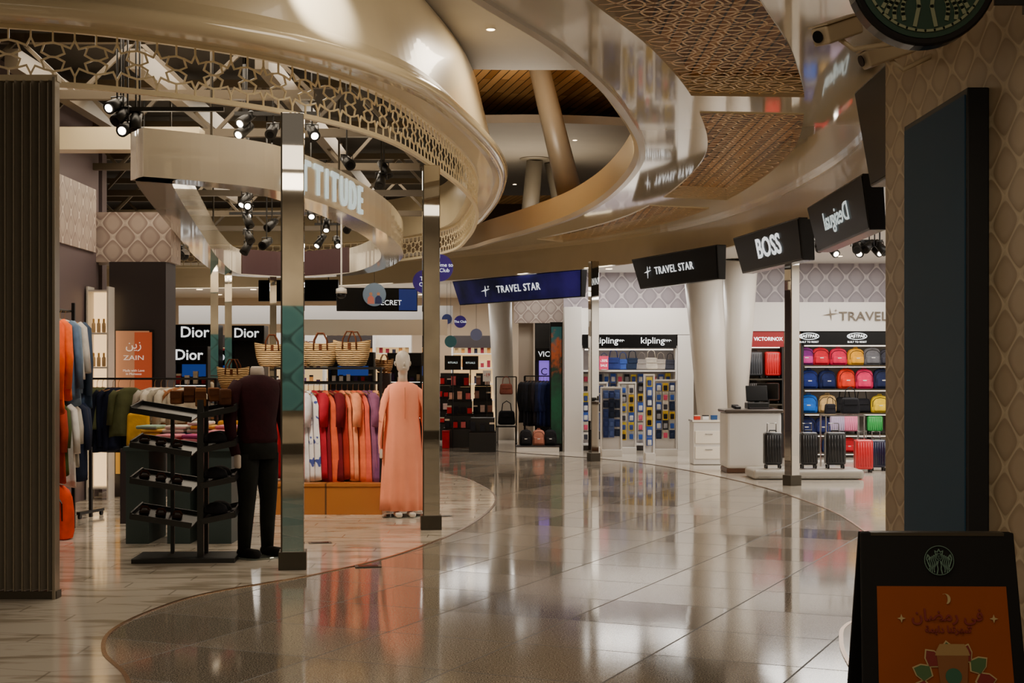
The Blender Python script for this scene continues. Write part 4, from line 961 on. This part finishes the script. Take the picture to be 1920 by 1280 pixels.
# ================= COUNTERS
dA=22.9; t=thing('low_counter','white low counter with drawers','counter',((X(1329,dA)),dA+.25,0)); wA=58*dA/F
B('body',(0,0,.35),(wA,.5,.68),WHITE,t,bevel=.008); B('top',(0,0,.71),(wA+.03,.53,.03),WGLOSS,t); B('plinth',(0,0,.02),(wA-.04,.46,.04),DARKM,t)
for z in (.2,.45): 
    dr=B('drawer',(0,-.255,z),(wA-.06,.015,.2),WGLOSS,t,bevel=.004); B('handle',(0,-.012,.05),(.12,.012,.012),CHROME,dr)
for k in range(3): prodbox((X(1310+16*k,dA),dA+.2,.727),("#c03020","#d8d8d8","#305080")[k],(.1,.08,.07),'small goods on counter')
dB=21.0; wB=104*dB/F; t=thing('cash_counter','white cash desk with curved brown base','counter',(X(1414,dB),dB+.35,0),.0)
G().rbox((0,0,.49),(wB,.7,.84),.05).obj('body',WHITE,t,smooth=False); G().rbox((0,0,.92),(wB+.05,.75,.05),.02).obj('top',M('counter_top',"#4a4038",.3),t); B('base',(0,0,.04),(wB-.02,.66,.08),M('brown_base',"#5a3c28",.4),t,bevel=.02)
xb=X(1414,dB)
t=thing('cash_register','black point-of-sale terminal with keyboard','cash register',(xb+.1,dB+.35,.946)); G().rbox((0,0,.05),(.32,.3,.09),.01).obj('base',BLACK,t); B('screen',(0,.02,.23),(.32,.03,.24),BLACKG,t,bevel=.005,rot=(-.35,0,0)); B('keyboard',(0,-.18,.015),(.28,.08,.02),DBOX,t); B('neck',(0,.06,.12),(.06,.04,.12),BLACK,t)
t=thing('payment_terminal','small black card payment terminal','card reader',(xb-.22,dB+.3,.946),.3); G().rbox((0,0,.03),(.09,.16,.05),.01).obj('body',BLACK,t,rot=(.2,0,0)); B('screen',(0,-.0,.062),(.06,.05,.004),DBOX,t,rot=(.2,0,0))
t=thing('monitor','black monitor seen from behind on cash desk','monitor',(xb+.3,dB+.55,.946),-.5); B('panel',(0,0,.26),(.34,.03,.24),BLACK,t,bevel=.006); G().cyl((0,.02,0),(0,.02,.2),.02,n=8).obj('stand',BLACK,t); B('foot',(0,.0,.008),(.18,.1,.015),BLACK,t)
# ================= LUGGAGE SHOP
D3=25.0
st(B('wall_luggage_fascia',((X(1398,D3)+X(1760,D3))/2,D3-.05,2.46),(X(1760,D3)-X(1398,D3),.5,.50),WHITE))
sgn=thing('shop_sign','silver star emblem and raised shop lettering','sign',(X(1600,D3),D3-.32,2.4)); SIL=M('sign_silver',"#6a6054",.3,.5); star(sgn,-.47,0,.10,.12,SIL); text('TRAVEL STAR',(-.33,0,.06),.22,SIL,sgn,align='LEFT',ext=.015,sx=1.12)
x0,x1=X(1500,D3),X(1760,D3); w=x1-x0; xm=(x0+x1)/2
u=thing('backpack_wall_unit','wall shelving filled with colourful backpacks','shelf',(xm,D3,0))
B('header',(0,-.12,2.09),(w,.3,.25),BLACKG,u); B('back',(0,.2,1.0),(w,.04,2.0),M('unit_back2',"#a09890",.5),u)
for x in (-w/2,w/2): B('side',(x,0,1.0),(.04,.44,2.0),BLACK,u)
for z in (1.605,1.19,.77,.40,.08):
    B('shelf',(0,-.02,z),(w-.04,.42,.025),DARKM,u)
    if z<1.7: B('light_strip',(0,-.19,z-.02),(w-.1,.02,.01),EW3,u)
B('light_strip',(0,-.15,1.955),(w-.1,.05,.015),EW3,u)
for px in (1511,1600,1700):
    g=G(); xx=X(px,D3)-xm
    for a,b in zip([2*pi*k/24 for k in range(24)],[2*pi*(k+1)/24 for k in range(24)]): g.bar((xx+.17*cos(a),-.275,2.12+.055*sin(a)),(xx+.17*cos(b),-.275,2.12+.055*sin(b)),.01,.006,(0,1,0))
    g.obj('oval_emblem',EW2,u); text('EASTPAK',(xx,-.275,2.12),.075,EW2,u,bold=.002,ext=.001); text('BUILT TO RESIST',(xx,-.275,2.02),.045,EW2,u,ext=.001)
rows=[(1.618,.88,[(1508,"#7a2a7a"),(1537,"#d01c34"),(1570,"#d81c4c"),(1603,"#e8a41c"),(1633,"#6a6a70"),(1664,"#3a3a44")]),
(1.203,1.0,[(1516,"#1c2a6c"),(1549,"#1a2450"),(1585,"#e0341c"),(1619,"#e02860"),(1652,"#20284a"),(1684,"#8a1c2c")]),
(.783,.92,[(1515,"#1c60c0"),(1550,"#c8a56c"),(1648,"#e8c41c"),(1680,"#202028")]),
(.413,.85,[(1512,"#1c2450"),(1543,"#20285a")])]
cname={"#7a2a7a":'purple',"#d01c34":'red',"#d81c4c":'crimson',"#e8a41c":'yellow',"#6a6a70":'grey',"#1c2a6c":'dark blue',"#1a2450":'navy',"#e0341c":'orange-red',"#e02860":'pink',"#1c60c0":'bright blue',"#c8a56c":'tan',"#e8c41c":'yellow patterned'}
for z,hh,its in rows:
    for px,c in its: backpack((X(px,D3),D3-.04,z),c,R.uniform(.98,1.04),R.uniform(-.25,.25),'%s backpack on luggage shop shelf'%cname.get(c,'dark'),'backpacks on wall shelves',pk={"#7a2a7a":"#c03a8a"}.get(c),hs=hh*R.uniform(.84,.92))
handbag((X(1582,D3),D3-.05,.783),"#15151a",1.2,0,'duffel bags','black duffel bag on shelf'); handbag((X(1615,D3),D3-.05,.783),"#1c1c22",1.1,0.1,'duffel bags','black duffel bag on shelf')
def suitcase(loc,col,w=.36,h=.52,d=.22,rz=0,label='hard-shell suitcase',grp='suitcases',hd=True):
    m=M('shell_'+col.strip('#'),col,.3,coat=.3)
    t=thing('suitcase',label,'suitcase',loc,rz,grp)
    g=G(); g.rbox((0,0,.05+h/2),(w,d,h),.035,n=3)
    for k in range(6): g.box((-w*.36+k*w*.72/5,-d/2-.002,.05+h/2),(w*.05,.012,h*.82))
    g.obj('shell',m,t,smooth=True)
    B('zip_band',(0,0,.05+h/2),(w+.006,.018,h*.9),BLACK,t)
    for sx in (-1,1):
        for sy in (-1,1): G().cyl((sx*w*.38-.012,sy*d*.32,.025),(sx*w*.38+.012,sy*d*.32,.025),.025,n=12).obj('wheel',BLACK,t,smooth=True)
    G().tube([(-.05,0,.05+h),(-.045,0,.075+h),(.045,0,.075+h),(.05,0,.05+h)],.009).obj('carry_handle',BLACK,t)
    if hd: G().tube([(-w*.25,d*.4,.03+h),(-w*.25,d*.4,h+.17),(w*.25,d*.4,h+.17),(w*.25,d*.4,.03+h)],.008).obj('telescopic_handle',CHROME,t)
for px,c,hh in ((1592,"#e07aa0",.3),(1637,"#2aa04a",.32),(1567,"#b0a0c0",.28),(1672,"#c01c28",.28)): suitcase((X(px,D3),D3-.1,.413),c,.27,.27,.16,0,'small colourful suitcase on low shelf','small suitcases on shelf',False)
for px,c in ((1520,"#23232a"),(1553,"#2a3a7a"),(1590,"#c81c2c"),(1625,"#20202a")): backpack((X(px,D3),D3-.04,.093),c,.75,0,'backpack on bottom shelf of luggage shop','backpacks on wall shelves',hs=.9)
x0,x1=X(1398,D3),X(1464,D3); w=x1-x0; xm=(x0+x1)/2
u=thing('suitcase_wall_unit','wall shelving with red header and suitcases','shelf',(xm,D3,0))
B('header',(0,-.12,2.07),(w,.3,.27),M('red_header',"#8a0e14",.4,emit=.15),u); B('back',(0,.2,1.0),(w,.04,2.0),M('unit_back3',"#8a7c6c",.5),u)
for x in (-w/2,w/2): B('side',(x,0,1.0),(.04,.44,2.0),BLACK,u)
for z in (1.37,.93,.45,.05): B('shelf',(0,-.02,z),(w-.04,.42,.025),DARKM,u)
B('light_strip',(0,-.15,1.925),(w-.1,.05,.015),EW3,u)
text('VICTORINOX',(.04,-.278,2.07),.088,M('letter_bright',"#ffffff",.5,emit=2.0),u,bold=.0005,ext=.001,sx=.92); g=G(); g.prism([(-.295,-.276),(-.25,-.276),(-.25,-.273),(-.295,-.273)],2.045,2.095); g.obj('shield_emblem',EW2,u)
suitcase((X(1413,D3),D3-.05,1.383),"#3a3d44",.28,.42,.2,0,'dark grey suitcase on shelf','suitcases on red-header unit',False); suitcase((X(1447,D3),D3-.05,1.383),"#d0141c",.28,.42,.2,0,'red suitcase on shelf','suitcases on red-header unit',False)
suitcase((X(1412,D3),D3-.05,.943),"#3a3430",.25,.33,.18,0,'dark suitcase on shelf','suitcases on red-header unit',False); suitcase((X(1447,D3),D3-.05,.943),"#4a2a20",.25,.33,.18,0,'brown suitcase on shelf','suitcases on red-header unit',False)
st(B('wall_luggage_divider',(X(1481,D3),D3-.02,1.1),(.3,.4,2.2),M('walnut',"#5a3c24",.5)))
pf=thing('suitcase_platform','low white oval platform for suitcases','platform',(X(1512,19.9),20.1,0)); G().rbox((0,0,.075),(1.54,.75,.13),.04).obj('body',M('platform_grey',"#a8a298",.3),pf); B('edge_strip',(0,-.378,.04),(1.4,.006,.02),CHROME,pf)
for px,c,w_ in ((1450,"#141418",.25),(1517,"#141418",.24),(1567,"#141418",.28)):
    suitcase((X(px,20),20.05,.142),c,w_,.46,.2,0,'black ribbed hard-shell suitcase on platform','suitcases on platform')
suitcase((X(1625,21),21.2,.003),"#c81420",.26,.44,.2,0,'red hard-shell suitcase standing on floor'); suitcase((X(1658,21.2),21.6,.003),"#182040",.24,.42,.2,0,'navy hard-shell suitcase standing on floor'); suitcase((X(1690,21),21.2,.003),"#a81420",.26,.44,.2,0,'red hard-shell suitcase standing on floor')
tb=thing('display_table','thin chrome-legged display table','table',(X(1585,21.5),21.7,0)); B('top',(0,0,.84),(.62,.4,.02),CHROME,tb)
for x in (-.29,.29):
    for y in (-.18,.18): G().cyl((x,y,0.003),(x,y,.83),.012,n=8).obj('leg',CHROME,tb)
handbag((X(1600,21.5),21.7,.853),"#17171c",1.1,0,'bags on thin table','black travel bag on table'); handbag((X(1562,21.5),21.7,.853),"#1c1a20",.7,0.3,'bags on thin table','black pouch on table')
# ================= LIGHTS
def area(loc,sx,sy,p,col=(1,.86,.68),rot=(0,0,0)):
    l=bpy.data.lights.new('area_lamp','AREA'); l.shape='RECTANGLE'; l.size=sx; l.size_y=sy; l.energy=p; l.color=col
    o=bpy.data.objects.new('area_lamp',l); COL.objects.link(o); o.location=loc; o.rotation_euler=rot; return o
WARM=(1,.84,.63); NEUT=(1,.94,.86)
area((-3,13,4.4),2.5,2.5,150,WARM); area((-2.8,17,4.4),2.5,3,180,WARM); area((-3.5,22,4.4),4,3,180,WARM)
area((-6,31.5,3.38),9,3,300,NEUT); area((-1,33.5,3.38),5,3,210,NEUT)
area((5.6,21.5,3.38),3,4.5,310,NEUT); area((2.3,25.8,3.38),2,1.6,110,NEUT); area((.6,27.4,3.38),1,.8,28,NEUT); area((5,14,3.38),2.2,4,120,NEUT); area((8.6,14,3.38),1.6,6,220,NEUT)  # last lamp added to brighten the side wall mirrored in the columns
area((-.1,20.5,4.6),1.6,3.5,600,WARM,(pi,0,0)); area((.2,29,4.6),3,2,70,WARM,(pi,0,0)); area((.2,12,4.4),.6,2,16,WARM,(pi,0,0))  # unseen uplights added to brighten the planks and upper ceiling
area((.3,14.5,4.95),1.2,1.2,75,WARM); area((0,10.0,4.95),1.4,1.4,45,WARM)  # corridor fill lights added to brighten the lattice and fascia
area((-.2,3.5,4.2),2.5,2,50,WARM); area((-1.5,-1.8,4.6),5,2,280,WARM)  # unseen fill lights added for the pillar and the mirrored rear wall
def spotl(loc,target,p,size=.9,col=WARM):
    l=bpy.data.lights.new('spot_lamp','SPOT'); l.energy=p; l.spot_size=size; l.spot_blend=.6; l.shadow_soft_size=.06; l.color=col
    o=bpy.data.objects.new('spot_lamp',l); COL.objects.link(o); o.location=loc; o.rotation_euler=(Vector(target)-Vector(loc)).to_track_quat('-Z','Y').to_euler()
spotl((-2.0,12.9,3.6),(-1.15,14.8,.9),240,.5,NEUT); spotl((-2.6,13.2,3.6),(-1.9,15.3,.8),420,.7); spotl((-3.3,11.9,3.6),(-4.2,12.9,1.4),480,.8,NEUT); spotl((-3.2,13,3.6),(-4.2,14.7,.9),260,.7)
spotl((-2.2,11.3,3.4),(-1.8,9.2,0),40,1.2); spotl((-2.9,10.6,3.5),(-2.2,11.6,1.0),80,.7)
spotl((-1.2,10.2,4.9),(-2.2,12.6,3.3),320,.7,NEUT)  # unseen spot added to brighten the hanging sign band
w=bpy.data.worlds.new('world'); bpy.context.scene.world=w; w.use_nodes=True
w.node_tree.nodes['Background'].inputs[0].default_value=(1,.84,.66,1); w.node_tree.nodes['Background'].inputs[1].default_value=.18
# ================= CAMERA
cd=bpy.data.cameras.new('camera'); cam=bpy.data.objects.new('camera',cd); COL.objects.link(cam)
cam.location=(0,0,H); cam.rotation_euler=(pi/2,0,0); cd.lens=50; cd.sensor_width=36; cd.shift_y=57/1920; cd.clip_end=200
bpy.context.scene.camera=cam
